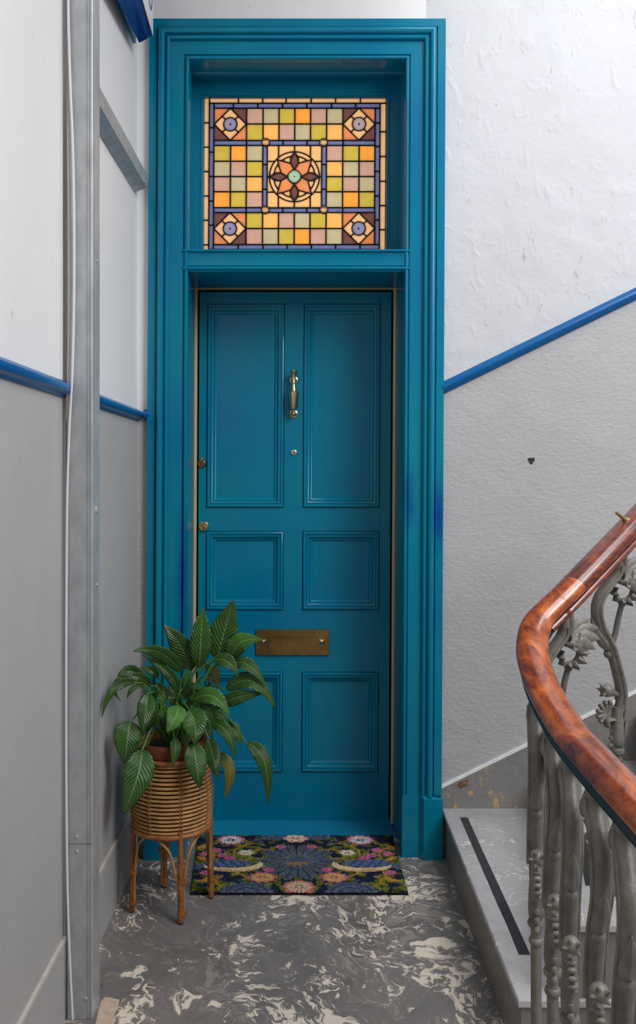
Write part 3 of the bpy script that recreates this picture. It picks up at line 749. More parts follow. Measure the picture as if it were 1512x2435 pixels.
def baluster(e):
    """cast iron baluster in its own (x, z) plane, ornament towards -x; e lengthens the foot"""
    P = lambda u, z: Vector((u, 0, z+e))
    V = (0, 1, 0)
    b = MB()
    # square-ish shaft, then the ribbed stem sweeping in an S up to the rail
    b.tube([Vector((0, 0, .0)), P(0, .02), P(0, .20), P(0, .40)], [.0115, .0115, .0115, .0115], 8, vaxis=V)
    for z, rr in ((.322, .0165), (.360, .019)): b.lathe([(.0115, z+e-.008), (rr-.002, z+e-.006), (rr, z+e), (rr-.002, z+e+.006), (.0115, z+e+.008)], 16)
    b.lathe([(.012, .372+e), (.0165, .376+e), (.0175, .39+e), (.0165, .42+e), (.0145, .45+e), (.0125, .47+e)], 16, rfun=lambda a, h: 1+.05*math.cos(6*a))
    sp_ = spline([P(.002, .45), P(.012, .49), P(.010, .523), P(-.002, .570), P(-.014, .611), P(-.029, .640), P(-.047, .673), P(-.056, .712), P(-.048, .746), P(-.024, .777), P(.0, .806), P(.003, .83), P(.003, .862)], 5)
    m = len(sp_)
    b.tube(sp_, [(.0115+.0035*math.sin(PI*i/m)*(1 if i < m*.8 else 1.4), .0145+.002*math.sin(PI*i/m)) for i in range(m)], 12, vaxis=V)
    b.tube([p+Vector((.003, -.015, 0)) for p in sp_[4:-6]], .005, 6)
    b.tube([p+Vector((-.003, .015, 0)) for p in sp_[4:-6]], .005, 6)
    # thin branch rising to the curled leaf
    b.tube(spline([P(-.022, .618), P(-.006, .65), P(.003, .69), P(.012, .722)], 5), [(.007-.002*i/15, .010) for i in range(16)], 8, vaxis=V)
    b.tube([P(.012, .80), P(.016, .83), P(.014, .862)], [(.010, .013), (.012, .015), (.011, .015)], 8, vaxis=V)
    o = b.build('baluster', M['iron'], None, True, world=False, angle=45)
    # thorn bud
    t = MB(); t.tube([P(-.026, .618), P(-.036, .634), P(-.052, .657), P(-.066, .682), P(-.072, .699)], [(.010, .012), (.017, .016), (.0155, .014), (.008, .008), (.0012, .0015)], 9, vaxis=V); t.ball(P(-.024, .604), .012)
    t.build('thorn_bud', M['iron'], o, True, world=False)
    # curled webbed leaf below the rail
    t = MB(); rows_ = []
    n = 37
    for i in range(n):
        a = math.radians(100 - 300*i/(n-1)); k = i % 4
        fade = 1-.45*(i/(n-1))
        ro = .052*fade*(1.10 if k == 0 else .90 if k == 2 else 1.0); ri = .024*(1-.15*i/(n-1))
        c = P(.018, .762)
        yy = .011*math.cos(PI*k/2)
        rows_.append([c+Vector((ri*math.cos(a), -.008, ri*math.sin(a))), c+Vector(((ri+ro)/2*math.cos(a), -.012-yy*.7, (ri+ro)/2*math.sin(a))), c+Vector((ro*math.cos(a), -.006-yy, ro*math.sin(a))),
                      c+Vector((ro*math.cos(a), .006+yy*.3, ro*math.sin(a))), c+Vector((ri*math.cos(a), .008, ri*math.sin(a)))])
    t.rings(rows_); t.build('curled_leaf', M['iron'], o, True, world=False, angle=30)
    # acanthus spray reaching sideways
    t = MB()
    for k, (ang, ln, wd, v) in enumerate(((38, .088, .013, 0), (20, .098, .014, -.004), (4, .094, .014, -.010), (-12, .082, .013, -.014), (-30, .066, .012, -.014), (28, .06, .012, .012), (-4, .07, .013, .014))):
        a = math.radians(ang); dr_ = Vector((math.cos(a), 0, math.sin(a)))
        pts = [P(.004, .785)+dr_*ln*f+Vector((0, v*math.sin(PI*min(1, f*1.2)/1.2), .012*math.sin(PI*f))) for f in (0, .25, .55, .8, 1)]
        t.tube(pts, [(.006, .008), (wd*1.0, .007), (wd*1.3, .006), (wd*.8, .005), (.001, .001)], 8, vaxis=V)
    t.lathe([(.0075, .0), (.0085, .002), (.0075, .004), (.004, .003), (0, .0)], 12, P(.022, .778)+Vector((0, -.016, 0)), 'Y')
    t.build('acanthus_leaf', M['iron'], o, True, world=False, angle=50)
    # star bud, shell and scroll on the near side
    t = MB(); t.ball(P(-.028, .512), .0175, (1, 1.0, .95)); t.tube([P(.006, .500), P(-.02, .508)], [.007, .010], 8)
    for k in range(5):
        a = 2*PI*k/5; t.tube([P(-.034, .512), P(-.040, .512)+Vector((0, .012*math.cos(a), .012*math.sin(a))), P(-.046, .514)+Vector((0, .018*math.cos(a), .018*math.sin(a)))], [.006, .005, .001], 6)
    t.build('star_bud', M['iron'], o, True, world=False)
    t = MB()
    for k in range(6):
        a = math.radians(75+30*k); c = P(-.026, .455)
        t.tube([c, c+Vector((.016*math.cos(a), 0, .016*math.sin(a))), c+Vector((.025*math.cos(a), 0, .025*math.sin(a)))], [.003, .0055, .0062], 8); t.ball(c+Vector((.027*math.cos(a), 0, .027*math.sin(a))), .0062, (1, 1.5, 1), 10, 6)
    t.build('shell', M['iron'], o, True, world=False)
    t = MB()
    spi = [P(-.022+(.026-.0030*i)*math.cos(math.radians(-40+62*i*.55)), .424+(.026-.0030*i)*math.sin(math.radians(-40+62*i*.55))) for i in np.linspace(0, 7, 40)]
    t.tube([P(.006, .36), P(.004, .385)] + spi, [(.006, .014)]*10+[(.0055, .014)]*10+[(.005, .013)]*22, 8, vaxis=V)
    t.build('scroll', M['iron'], o, True, world=False, angle=50)
    t = MB()
    for k in range(5):
        z = .345+.018*k
        t.tube(spline([P(.012, z-.012), P(-.004, z), P(-.020+.002*k, z+.012), P(-.026+.004*k, z+.006)], 4), [(.004+.003*math.sin(PI*i/12), .012-.0006*i) for i in range(13)], 8, vaxis=V)
    t.build('ribbed_leaf', M['iron'], o, True, world=False)
    # upright lobed leaf on the far side
    t = MB()
    for k in range(3):
        t.tube([P(.010, .38+.045*k), P(.020, .40+.045*k), P(.023, .425+.045*k), P(.026, .44+.045*k)], [(.004, .009), (.006, .011), (.004, .008), (.001, .002)], 8, vaxis=V)
    t.build('lobed_leaf', M['iron'], o, True, world=False)
    return o
def copy_tree(o, parent):
    c = o.copy(); C.objects.link(c); c.parent = parent
    for ch in o.children:
        k = ch.copy(); C.objects.link(k); k.parent = c
    return c
def place(o, x, y, z, rz):
    o.parent = bal; o.location = (x-bal.location.x, y-bal.location.y, z); o.rotation_euler = (0, 0, rz)
def rail_z(x, y): return min(sp, key=lambda p: (p.x-x)**2+(p.y-y)**2).z
proto = None
for i, (d, ex) in enumerate(((1.885, 0.0), (1.757, 0.0), (1.640, 0.0), (1.492, 0.0), (1.355, 0.0))):
    y = d-D0; zt_ = rail_z(.485, y)-.034
    e_ = zt_-.862
    if i == 0: o = baluster(e_)
    elif i == 1: o = baluster(e_)
    elif i == 2: o = baluster(e_); proto = o
    else: o = copy_tree(proto, bal); 
    place(o, .485, y, 0.0, PI/2 - .17 + (.05 if i % 2 else -.03))
for x, z0, rz in ((.600, .177, .30), (.772, .354, .22)):
    y = min(sp, key=lambda p: abs(p.x-x)+max(0, -1.25-p.y)*5).y
    o = baluster(rail_z(x, y)-.036-.862-z0)
    place(o, x, y, z0, rz)

# ================================================================== LEFT WALL THINGS
yp0, yp1, xp = -.984, -.907, -.563
po = tag(empty('metal_stud_post', (-.59, -.945, 0)), 'tall galvanised steel channel post standing against the left wall', 'post')
prof_p = [(-.632, yp0+.006), (-.628, yp0+.001), (-.622, yp0), (-.580, yp0), (-.579, yp0+.002), (-.577, yp0+.002), (-.576, yp0), (-.573, yp0), (-.572, yp0+.002), (-.570, yp0+.002), (-.569, yp0), (-.565, yp0), (xp, yp0+.002), (xp, yp1), (-.575, yp1), (-.575, yp1-.003), (-.632, yp1-.003)]
zj = zz(2007, 2.276)
for z0, z1 in ((0.001, zj-.0008), (zj+.0008, ZT)):
    MB().prism([(x, y, z0) for x, y in prof_p], (0, 0, z1-z0)).build('channel', M['galv'], po)
for px, py in ((182, 1990), (183, 2025), (204, 2374)):
    c = at(px, py, 2.276); c.y = yp0
    MB().lathe([(.0052, 0), (.005, .0015), (.003, .003), (.0015, .002), (0, .002)], 14, c, 'Y').build('screw', M['galv'], po, True)
for py, r in ((1212, .010), (622, .004), (1390, .0045)):
    z = zz(py, 2.32); bb = MB(); rs_ = []
    for rr, h in ((r, 0), (r, .002), (r*.7, .004), (r*.3, .003), (0.0001, .003)):
        rs_.append([(xp+h, -.945+rr*math.cos(a), z+rr*math.sin(a)) for a in np.linspace(0, 2*PI, 15)[:-1]])
    bb.rings(rs_).build('screw', M['galv'], po, True)
# brace channel along the wall
br = tag(empty('steel_channel_brace', (-.62, -.45, 2.46)), 'galvanised channel running level along the left wall from post to door case', 'bracket')
pf = [(XL+.001, 2.442), (-.610, 2.4555), (-.608, 2.4545), (-.597, 2.4605), (-.597, 2.512), (-.601, 2.514), (XL+.001, 2.512)]
MB().prism([(x, yp1+.001, z) for x, z in pf], (0, -yp1-.05, 0)).build('channel', M['galv'], br)
for py_, z in ((-.075, 2.500), (-.07, 2.475), (-.88, 2.503), (-.88, 2.472)):
    MB().rings([[(-.597+h, py_+rr*math.cos(a), z+rr*math.sin(a)) for a in np.linspace(0, 2*PI, 13)[:-1]] for rr, h in ((.005, 0), (.0045, .002), (.002, .003), (.0001, .002))]).build('screw', M['galv'], br, True)
MB().box(-.597, -.5955, -.105, -.052, 2.464, 2.510).build('end_plate', M['galv'], br)
# grey trunking and cables between wall and post
tr = MB().box(XL+.001, -.6325, -.978, -.93, .001, ZT, .001).build('cable_trunking', M['plastic_grey'])
tag(tr, 'narrow grey plastic trunking between left wall and steel post', 'trunking')
cp = [(162, -40, 2.262), (163, 60, 2.262), (167, 200, 2.262), (173, 350, 2.262), (176, 520, 2.262), (176, 700, 2.262), (172, 880, 2.262), (165, 1010, 2.262), (160, 1160, 2.262), (158, 1350, 2.262), (157, 1700, 2.262), (158.5, 2000, 2.262), (162, 2180, 2.262), (168, 2330, 2.262), (173, 2424, 2.262)]
cb = MB().tube([p for p in spline([at(*q) for q in cp], 6)], .0032, 10).build('white_cable', M['cable'], smooth=True)
tag(cb, 'long white cable sagging down in front of the steel post', 'cable')
cp = [(160.5, -40, 2.268), (161, 300, 2.268), (163, 500, 2.268), (164, 700, 2.268), (162, 850, 2.268), (158.5, 1000, 2.268)]
cb = MB().tube([p for p in spline([at(*q) for q in cp], 6)], .0028, 8).build('beige_cable', M['cable_beige'], smooth=True)
tag(cb, 'short beige cable tucked behind the white cable at the post', 'cable')
# sign high on the left wall
sg = tag(empty('wall_sign', (-.6, -.35, 2.95)), 'blue plastic sign box with a white lettered panel at top left', 'sign')
def lerp(a, b_, t): return Vector(a)+(Vector(b_)-Vector(a))*t
A0, A1 = Vector((-.602, -.16, 2.935)), Vector((-.553, -.16, 2.960))
B0, B1 = Vector((-.603, -.66, 2.882)), Vector((-.553, -.66, 3.020))
def ringat(a, b_):
    return [a, lerp(a, b_, .60), lerp(a, b_, .66)+Vector((0, 0, .003)), b_+Vector((-.002, 0, .002)), b_+Vector((-.002, 0, .02)), Vector((b_.x-.002, b_.y, 3.27)), Vector((a.x, a.y, 3.27))]
MB().rings([ringat(A0, A1), ringat(lerp(A0, B0, .5), lerp(A1, B1, .5)), ringat(B0, B1)]).build('sign_body', M['navy'], sg, False)
MB().prism([A1, B1, Vector((B1.x, B1.y, 3.27)), Vector((A1.x, A1.y, 3.27))], (-.0019, 0, 0)).build('sign_panel', M['sign_white'], sg)
for k in range(3):
    c = Vector((A1.x+.0006, -.215-.115*k, 3.085+.012*k))
    bb = MB(); bb.tube([c+Vector((0, .034*math.cos(a), .055*math.sin(a))) for a in np.linspace(0, 2*PI, 25)[:-1]], (.007, .0006), 6, True, vaxis=(1, 0, 0))
    bb.build('letter', M['sign_letter'], sg, True)
MB().box(XL+.001, XL+.010, -.62, -.075, 2.975, 3.25).build('back_plate', M['teal'], sg)
MB().box(XL+.010, -.602, -.45, -.30, 3.08, 3.12).build('mounting_arm', M['navy'], sg)

# ================================================================== DOORMAT
W_, H_ = 230, 145
ss, tt = np.meshgrid(np.linspace(-1, 1, W_), np.linspace(0, 1, H_))
A = .63                                   # depth over width
xm, ym = np.abs(ss), tt*2*A               # mirrored, square units
img = np.zeros((H_, W_, 3)); img[:] = (30, 36, 58)
def paint(mask, c, k=1.0): img[mask] = img[mask]*(1-k)+np.array(c)*k
def ell(cx, cy, a, b_, ang):
    c_, s_ = math.cos(ang), math.sin(ang); u = (xm-cx)*c_+(ym-cy)*s_; v = -(xm-cx)*s_+(ym-cy)*c_
    return u, v, (u/a)**2+(v/b_)**2 < 1
def leafm(cx, cy, ln, wd, ang, c, c2):
    u, v, m_ = ell(cx, cy, ln, wd, ang); m_ &= np.abs(v) < wd*(1-(u/ln)**2)
    paint(m_, c); paint(m_ & (np.abs(v) < wd*.18), c2)
def flower(cx, cy, r, n, cols):
    d_ = np.hypot(xm-cx, (ym-cy)*1.25); a = np.arctan2((ym-cy)*1.25, xm-cx)
    for f, c in cols: paint(d_ < r*f*(.80+.22*np.abs(np.cos(n*a/2))), c)
r2 = np.random.default_rng(3)
OL = [(116, 122, 36), (96, 104, 30), (134, 136, 48), (74, 88, 34)]
for k in range(120):
    x, y = r2.uniform(0, 1.0), r2.uniform(0, 2*A)
    leafm(x, y, r2.uniform(.05, .09), r2.uniform(.02, .03), r2.uniform(0, PI), OL[k % 4], (60, 70, 30))
for k in range(60):
    x, y = r2.uniform(.1, 1), r2.uniform(0, 2*A); leafm(x, y, .04, .013, r2.uniform(0, PI), (66, 82, 112), (40, 50, 80))
# scrolling ochre stems with leaves set along them
for (x0, y0, a0, turn, n) in ((.20, .40, -.5, 2.6, 60), (.98, .30, 2.9, -2.4, 50), (.25, .98, .4, -2.2, 56), (.95, 1.05, 3.5, 2.4, 50), (.40, .22, .1, 1.9, 46), (.72, .95, .6, 3.4, 40), (.30, .62, -.9, 2.8, 36)):
    x, y, a_ = x0, y0, a0
    for k in range(n):
        paint(np.hypot(xm-x, ym-y) < .0115, (176, 126, 62))
        if k % 6 == 3:
            sd = 1 if (k//6) % 2 else -1
            leafm(x+.05*math.cos(a_+sd*1.0), y+.05*math.sin(a_+sd*1.0), .055, .024, a_+sd*.8, OL[(k//6) % 3], (62, 74, 30))
        x += .010*math.cos(a_); y += .010*math.sin(a_); a_ += turn/n
# slate rosette in the middle with pointed lobes
def rosette(cx, cy, R, n, c1, c2, c3, sq=1.0):
    a = np.arctan2((ym-cy)*sq, xm-cx); d_ = np.hypot(xm-cx, (ym-cy)*sq)
    edge = R*(.66+.34*np.abs(np.cos(n*a/2))**.7)*(1+.05*np.cos(5*n*a))
    paint(d_ < edge, c1); paint((d_ < edge*.92) & (np.abs(np.cos(n*a/2)) > .985), c2); paint((d_ < edge) & (np.abs(np.cos(n*a/2)) < .14), c2)
    paint((d_ < R*.42), c3)
rosette(0, .64, .40, 10, (82, 92, 106), (50, 60, 80), (72, 82, 100))
rosette(0, .60, .20, 8, (96, 106, 118), (54, 64, 84), (78, 88, 104))
u, v, m_ = ell(0, .69, .11, .035, 0); paint(m_ & (np.sin(90*u) > -.4), (160, 112, 60))
def mound(cx, cy, R):
    a = np.arctan2(ym-cy, xm-cx); d_ = np.hypot((xm-cx)*.8, ym-cy)
    e_ = R*(.85+.15*np.abs(np.cos(7*a))); paint((d_ < e_), (86, 98, 116)); paint((d_ < e_) & (np.sin(d_*95) > .55), (58, 70, 92)); paint((d_ < e_) & (np.abs(np.cos(7*a)) < .15), (54, 64, 86))
mound(.48, 1.27, .20); mound(.20, .02, .13); mound(.99, .74, .07)
# pale crescents with blue hollows
m1 = ((xm-.62)/.29)**2+((ym-.71)/.16)**2 < 1; m2 = ((xm-.66)/.30)**2+((ym-.625)/.155)**2 < 1
paint(m1 & ~m2, (216, 190, 152)); paint(m1 & ~m2 & (ym > .82-.02*np.sin(20*xm)), (190, 150, 108))
m3 = ((xm-.68)/.24)**2+((ym-.68)/.085)**2 < 1
paint(m3 & m2, (84, 102, 140)); paint(m3 & m2 & (np.sin(70*xm+40*ym) > .5), (58, 74, 112))
def bloom(cx, cy, R, n, rim, mid, core):
    a = np.arctan2((ym-cy)*1.2, xm-cx); d_ = np.hypot(xm-cx, (ym-cy)*1.2)
    e_ = R*(.78+.22*np.abs(np.cos(n*a/2)))
    paint(d_ < e_, rim); paint(d_ < e_*.80, mid); paint((d_ < e_*.80) & (d_ > R*.22) & (np.abs(np.sin(n*a/2)) < .25), core); paint(d_ < R*.26, core); paint(d_ < R*.12, mid)
bloom(.66, .13, .15, 14, (204, 110, 134), (226, 216, 210), (58, 66, 108))
bloom(0, .09, .13, 6, (214, 168, 156), (230, 208, 178), (150, 84, 84))
bloom(0, 1.17, .16, 9, (192, 106, 108), (214, 176, 148), (140, 132, 116))
bloom(.34, .98, .14, 10, (182, 104, 98), (208, 166, 112), (168, 92, 88))
bloom(.50, .44, .085, 6, (198, 186, 168), (226, 214, 190), (140, 98, 60))
for cx, cy in ((.74, .50), (.66, .56), (.88, .88), (.28, .82), (.80, .38), (.90, .46), (.16, .30)): bloom(cx, cy, .062, 5, (178, 80, 122), (206, 112, 146), (120, 50, 86))
for cx, cy, an in ((.92, .58, -.7), (.95, .30, .8), (.86, 1.02, .5)): leafm(cx, cy, .09, .03, an, (196, 136, 62), (160, 104, 48))
img = np.clip(img*1.06 + rng.normal(0, 15, (H_, W_, 1)) + rng.normal(0, 4, (H_, W_, 3)), 4, 255)
c00, c10, c01, c11 = (at(477.5-6, 1988, 3.415), at(933, 1980, 3.415), at(452.6, 2121, 2.95), at(970.4, 2116, 2.95))
mb = bmesh.new(); cl = mb.loops.layers.float_color.new('Col')
zp_ = .013 + rng.normal(0, .0011, (H_, W_))
grid = []
for j in range(H_):
    t = j/(H_-1)
    for i in range(W_):
        s_ = i/(W_-1); p = (c00*(1-s_)+c10*s_)*(1-t)+(c01*(1-s_)+c11*s_)*t
        edge = min(i, W_-1-i, j, H_-1-j)
        grid.append(mb.verts.new((p.x, p.y, zp_[j, i]-(.004 if edge == 0 else .001 if edge == 1 else 0))))
lin = np.where(img/255 <= .04045, img/255/12.92, ((img/255+.055)/1.055)**2.4)
for j in range(H_-1):
    for i in range(W_-1):
        idx = (j*W_+i, j*W_+i+1, (j+1)*W_+i+1, (j+1)*W_+i)
        f = mb.faces.new([grid[k] for k in idx])
        for l, k in zip(f.loops, idx): l[cl] = (*lin[k//W_, k % W_], 1)
ring = [i for i in range(W_)] + [j*W_+W_-1 for j in range(1, H_)] + [(H_-1)*W_+i for i in range(W_-2, -1, -1)] + [j*W_ for j in range(H_-2, 0, -1)]
bot = [mb.verts.new((grid[k].co.x, grid[k].co.y, .0006)) for k in ring]
for q in range(len(ring)):
    a_, b_ = ring[q], ring[(q+1) % len(ring)]
    f = mb.faces.new([grid[a_], bot[q], bot[(q+1) % len(ring)], grid[b_]])
    for l in f.loops: l[cl] = (.012, .014, .022, 1)
me = bpy.data.meshes.new('doormat'); bmesh.ops.recalc_face_normals(mb, faces=mb.faces[:]); mb.to_mesh(me); mb.free()
m, nt, bs = new_mat('coir_print'); bs.inputs['Roughness'].default_value = .95; bs.inputs['Specular IOR Level'].default_value = .15
vc = N(nt, 'ShaderNodeVertexColor'); vc.layer_name = 'Col'; lk(nt, vc.outputs[0], bs.inputs['Base Color'])
bump(nt, bs, noise(nt, coords(nt), 500, 3, .7), .8, .004)
me.materials.append(m)
mat_o = bpy.data.objects.new('doormat', me); C.objects.link(mat_o)
tag(mat_o, 'coir doormat printed with dark floral pattern, before the teal door', 'doormat')

# ================================================================== PLANT STAND
pc = Vector((-.452, 2.885-D0, 0))
stand = tag(empty('plant_stand', pc), 'woven rattan plant stand with four bound legs, beside the doormat', 'plant stand')
def ringp(r, z, n=44): return [pc+Vector((r*math.cos(2*PI*k/n), r*math.sin(2*PI*k/n), z)) for k in range(n)]
zb, ztop = .275, .492
nr = 17
def br_(t): return .1255+.006*math.sin(PI*min(1, t*1.1))-.010*max(0, t-.45)*1.6
for k in range(nr):
    t = k/(nr-1); z = zb+.008+(ztop-zb-.012)*t
    MB().tube(ringp(br_(t), z), .0046, 8, True).build('cane_ring', M['cane'], stand, True)
def wound(pts_r, z, minor, n, name):
    pts = ringp(pts_r, z, n); rad = [minor*(1.0 if k % 2 else .86) for k in range(n)]
    MB().tube(pts, rad, 8, True).build(name, M['wrap'], stand, True, angle=60)
wound(.126, zb-.006, .0098, 150, 'base_ring'); wound(.1195, ztop+.008, .0085, 150, 'rim')
angs = [math.atan2(-.123, .046), math.atan2(-.04, -.118), math.atan2(.033, .117), math.atan2(.131, -.044)]
angs = [angs[0]+k*PI/2 for k in range(4)]
for k in range(8):
    a = angs[0]+k*PI/4; bb = MB()
    er = Vector((math.cos(a), math.sin(a), 0)); et = Vector((-math.sin(a), math.cos(a), 0))
    for j in range(nr):
        t = j/(nr-1); z = zb+.008+(ztop-zb-.012)*t; c = pc+er*(br_(t)+.0042)+Vector((0, 0, z))
        for s_ in (1, -1):
            bb.tube([c-et*.006*s_-Vector((0, 0, .0065))-er*.002, c+er*.0022, c+et*.006*s_+Vector((0, 0, .0065))-er*.002], .0014, 5)
    bb.tube([pc+er*(br_(j/8)-.0062)+Vector((0, 0, zb+(ztop-zb)*j/8)) for j in range(9)], .004, 6)
    bb.build('lashing', M['wrap'], stand, True)
# solid woven bottom
MB().lathe([(.118, zb-.004), (.119, zb), (.118, zb+.004)], 40, pc).build('basket_base', M['cane'], stand, True)
for a in angs:
    er = Vector((math.cos(a), math.sin(a), 0)); et = Vector((-math.sin(a), math.cos(a), 0))
    n = 96; p0, p1 = pc+er*.1265+Vector((0, 0, zb+.012)), pc+er*.131+Vector((0, 0, .004))
    MB().tube([p0+(p1-p0)*i/n for i in range(n+1)], [.0098*(1 if i % 2 else .87) for i in range(n+1)], 10).build('leg', M['wrap'], stand, True, angle=60)
    MB().lathe([(.0085, .0005), (.0085, .0045)], 12, p1*Vector((1, 1, 0)) if False else (p1.x, p1.y, 0)).build('foot', M['black'], stand, True)
    # cane beside the leg, arching over to the middle of the ring
    for s_ in (1, -1):
        am = a+s_*PI/4*.72; mid = pc+Vector((math.cos(am), math.sin(am), 0))*.122+Vector((0, 0, zb-.014))
        q = p0+(p1-p0); off = et*s_*.011 - er*.005
        lowp = p1+off+Vector((0, 0, .012)); l2 = p0+(p1-p0)*.55+off+et*s_*.001
        am2 = a+s_*PI/4*.34; m2 = pc+Vector((math.cos(am2), math.sin(am2), 0))*.122+Vector((0, 0, zb-.055))
        pts = [lowp, p0+(p1-p0)*.8+off, l2, m2, mid] if s_ > 0 else [l2+Vector((0, 0, -.03))-et*s_*.006, l2+Vector((0, 0, .005)), m2, mid]
        MB().tube(spline(pts, 7), .0043, 8).build('arch_cane', M['cane'], stand, True)
    for f in (.55, .90):
        c = p0+(p1-p0)*f+et*.005-er*.002
        MB().tube([c+Vector((0, 0, .006)), c-Vector((0, 0, .006))], [(.0165, .0135)]*2, 12, vaxis=tuple(er)).build('leg_binding', M['wrap'], stand, True)

# ================================================================== PEACE LILY
pl = tag(empty('potted_peace_lily', pc+Vector((0, 0, zb+.006))), 'leafy dark green houseplant in a terracotta pot, set in the rattan stand', 'plant')
MB().lathe([(0, zb+.006), (.078, zb+.006), (.080, zb+.01), (.097, .490), (.109, .494), (.1115, .50), (.113, .545), (.111, .549), (.104, .549), (.102, .545), (.098, .50), (.095, .49), (0, .49)], 40, pc).build('pot', M['terracotta'], pl, True)
MB().lathe([(.097, .505), (.096, .522), (.06, .527), (0, .53)], 30, pc).build('soil', M['soil'], pl, True)
KX = lambda x: 220+x/2.898
KY = lambda y: 1400+y/2.898
def leaf(b0, c0, t0, wd, d=(0, 0, 0), roll=0.0, mat='leaf', stalk=True, fold=.22):
    """b0/c0/t0: base, middle and tip; d: their distances in front of (-) or behind (+) the pot's axis"""
    pts = [at(KX(x), KY(y), 2.885+dd) for (x, y), dd in zip((b0, c0, t0), d)]
    ctrl = pts[1]*2-(pts[0]+pts[2])*.5
    n, mw = 20, 8
    W = wd/2.898*2.8/F
    rows_ = []
    view = (pts[1]-Vector((0, -D0, H))).normalized()
    for i in range(n+1):
        t = i/n; p = pts[0]*(1-t)**2+ctrl*2*t*(1-t)+pts[2]*t*t
        tg = ((ctrl-pts[0])*(1-t)+(pts[2]-ctrl)*t).normalized()
        sd = tg.cross(view)
        if sd.length < .15: sd = tg.cross(Vector((0, 0, 1)))
        sd.normalize(); nm = sd.cross(tg).normalized()
        sd = (sd*math.cos(roll)+nm*math.sin(roll)); nm = sd.cross(tg).normalized()
        if nm.y > 0: nm = -nm
        f = math.sin(PI*min(1, t**.72))**.85*(1-.25*t**4) if 0 < t < 1 else 0
        hw = W*.5*f+.0006
        wav = .05*hw*math.sin(9*t*PI)
        row = []
        for j in range(mw+1):
            u = -1+2*j/mw
            row.append((p+sd*hw*u+nm*(fold*hw*(abs(u)**1.3)-.10*hw*u*u*2+wav*abs(u)), (j/mw, t)))
        rows_.append(row)
    bmx = bmesh.new(); uvl = bmx.loops.layers.uv.new('UVMap')
    vs = [[bmx.verts.new(q[0]) for q in r] for r in rows_]
    for i in range(n):
        for j in range(mw):
            f = bmx.faces.new([vs[i][j], vs[i][j+1], vs[i+1][j+1], vs[i+1][j]])
            for l, (a, c) in zip(f.loops, ((i, j), (i, j+1), (i+1, j+1), (i+1, j))): l[uvl].uv = rows_[a][c][1]
    Lw = Vector(pl.location)
    for v in bmx.verts: v.co -= Lw
    me = bpy.data.meshes.new('leaf'); bmx.to_mesh(me); bmx.free(); me.materials.append(M[mat]); me.shade_smooth()
    o = bpy.data.objects.new('leaf', me); C.objects.link(o); o.parent = pl
    sm = o.modifiers.new('thickness', 'SOLIDIFY'); sm.thickness = .0007
    if stalk:
        foot = Vector((pc.x+(pts[0].x-pc.x)*.22+random.uniform(-.02, .02), pc.y+random.uniform(-.04, .03), .523))
        k = foot+(pts[0]-foot)*.55+Vector((0, 0, .05+.25*abs(pts[0].x-foot.x)))
        if pts[0].z < .56: k.z = max(k.z, .60)
        MB().tube(spline([foot, k, pts[0], pts[0]+(ctrl-pts[0])*.12], 6), [.0034-.0012*i/18 for i in range(19)], 7).build('stalk', M['stalk'], pl, True)
    return o
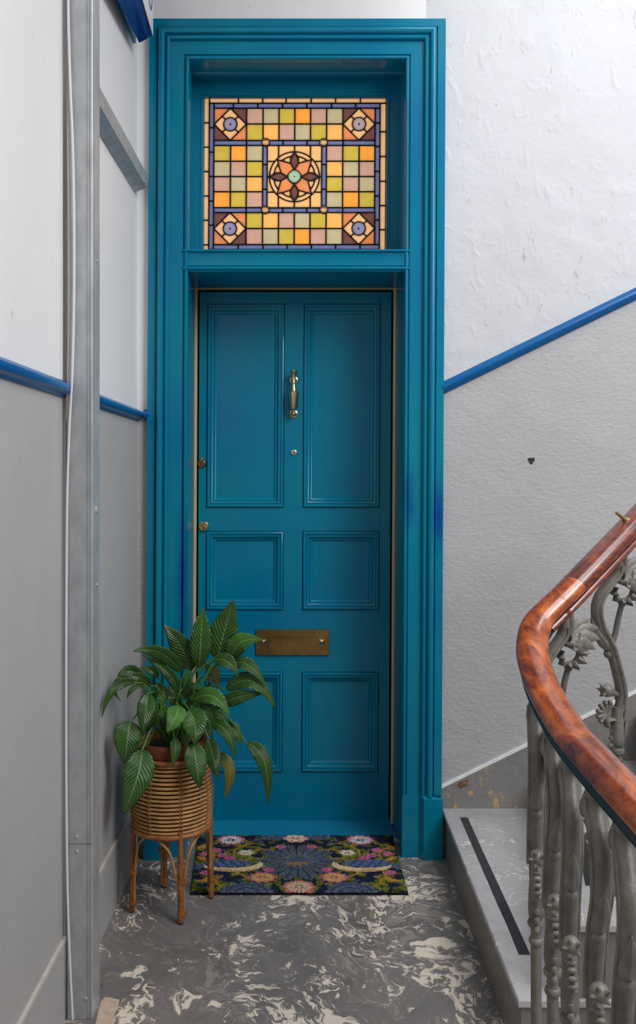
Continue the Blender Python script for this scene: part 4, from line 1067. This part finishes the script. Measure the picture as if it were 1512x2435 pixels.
LV = [
 # back and filler leaves first
 ((520, 760), (470, 690), (430, 640), 90, (.06, .08, .08), .4, 'leaf'), ((600, 800), (560, 690), (560, 600), 80, (.05, .07, .07), .2, 'leaf'),
 ((760, 800), (800, 720), (800, 640), 110, (.06, .08, .08), -.3, 'leaf'), ((480, 860), (430, 820), (410, 760), 100, (.04, .04, .03), .3, 'leaf'),
 ((700, 900), (690, 820), (720, 760), 110, (.0, -.0, .0), .2, 'leaf'), ((560, 960), (520, 930), (480, 860), 100, (.0, -.02, -.02), -.3, 'leaf'),
 ((620, 860), (580, 800), (520, 740), 90, (.01, 0, 0), .5, 'leaf'), ((820, 920), (850, 850), (900, 800), 100, (.03, .04, .03), -.2, 'leaf'),
 ((800, 600), (830, 590), (865, 690), 120, (.03, .02, .02), .3, 'leaf_olive'), ((750, 512), (790, 535), (828, 565), 32, (.05, .05, .05), 0, 'leaf'),
 ((430, 900), (400, 930), (370, 990), 70, (.02, .01, 0), .2, 'leaf'), ((500, 900), (490, 960), (480, 1040), 60, (-.02, -.03, -.04), .2, 'leaf'),
 ((650, 1000), (640, 1040), (640, 1110), 70, (-.04, -.07, -.09), .3, 'leaf'), ((720, 950), (780, 960), (830, 1020), 90, (-.02, -.05, -.06), .2, 'leaf'),
 # the leaves that draw the outline
 ((860, 490), (910, 285), (975, 72), 215, (.02, .0, -.01), .25, 'leaf'),
 ((735, 545), (748, 320), (756, 126), 155, (.01, -.01, .0), -.2, 'leaf'),
 ((680, 565), (605, 395), (487, 243), 165, (.02, .0, -.01), .3, 'leaf'),
 ((965, 485), (1020, 370), (1175, 352), 140, (.0, -.03, -.04), .15, 'leaf_light'),
 ((625, 585), (460, 440), (278, 432), 110, (.0, -.06, -.12), .45, 'leaf'),
 ((360, 640), (250, 565), (160, 650), 85, (-.06, -.10, -.13), .3, 'leaf'),
 ((300, 645), (150, 690), (64, 885), 62, (-.12, -.19, -.22), .3, 'leaf'),
 ((400, 670), (320, 610), (225, 600), 80, (-.05, -.09, -.11), .35, 'leaf'),
 ((590, 720), (520, 580), (338, 452), 82, (.0, -.02, -.05), .3, 'leaf'),
 ((450, 610), (400, 560), (328, 545), 62, (.0, -.02, -.03), .3, 'leaf_light'),
 ((385, 720), (365, 850), (345, 1005), 120, (-.08, -.13, -.15), -.2, 'leaf'),
 ((262, 915), (240, 1040), (224, 1212), 195, (-.13, -.165, -.16), .12, 'leaf'),
 ((345, 1105), (305, 1310), (208, 1562), 200, (-.14, -.20, -.22), .1, 'leaf'),
 ((592, 805), (570, 890), (508, 992), 145, (-.08, -.12, -.14), .2, 'leaf_light'),
 ((662, 830), (705, 940), (700, 1075), 180, (-.08, -.13, -.15), -.1, 'leaf'),
 ((695, 1060), (715, 1210), (740, 1378), 150, (-.12, -.16, -.17), .15, 'leaf'),
 ((800, 1035), (830, 1160), (868, 1312), 115, (-.08, -.11, -.12), -.3, 'leaf'),
 ((810, 925), (920, 985), (982, 1170), 95, (-.03, -.07, -.08), .35, 'leaf'),
 ((900, 940), (975, 975), (1022, 1080), 98, (-.0, -.03, -.04), .3, 'leaf'),
 ((690, 765), (835, 745), (945, 885), 120, (-.05, -.10, -.12), .3, 'leaf_light'),
 ((830, 490), (935, 505), (1000, 608), 105, (.0, -.03, -.04), .3, 'leaf'),
 ((965, 520), (1080, 530), (1195, 680), 98, (.0, -.02, -.03), .35, 'leaf'),
 ((920, 700), (1105, 640), (1262, 830), 120, (.0, -.02, -.03), .25, 'leaf'),
 ((880, 800), (1010, 745), (1178, 722), 100, (.0, -.02, -.02), -.2, 'leaf'),
 ((1062, 1062), (1185, 1200), (1205, 1492), 105, (-.03, -.06, -.07), .2, 'leaf'),
 ((878, 1130), (945, 1270), (904, 1448), 86, (-.04, -.06, -.07), .2, 'leaf_olive'),
 ((565, 1030), (572, 1110), (546, 1235), 76, (-.11, -.14, -.15), .3, 'leaf'),
 ((640, 760), (675, 680), (748, 690), 78, (-.03, -.06, -.07), .2, 'leaf'),
 ((640, 690), (652, 620), (662, 556), 58, (.0, -.01, -.01), .2, 'leaf_light'),
 ((415, 745), (465, 735), (485, 812), 66, (-.06, -.09, -.10), .3, 'leaf'),
 ((410, 1010), (345, 1060), (288, 1102), 80, (-.08, -.10, -.11), .4, 'leaf_olive'),
 ((820, 860), (880, 870), (932, 935), 66, (-.01, -.03, -.04), .3, 'leaf'),
 ((170, 620), (150, 700), (196, 775), 30, (-.13, -.15, -.16), .2, 'leaf'),
 ((340, 670), (275, 690), (238, 755), 40, (-.10, -.13, -.14), .2, 'leaf'),
 ((740, 795), (800, 830), (826, 905), 84, (-.06, -.09, -.10), .3, 'leaf'),
 ((470, 830), (490, 870), (500, 930), 60, (-.08, -.10, -.11), .2, 'leaf'),
]
for b0, c0, t0, wd, d, roll, mt in LV: leaf(b0, c0, t0, wd, d, roll, mt)
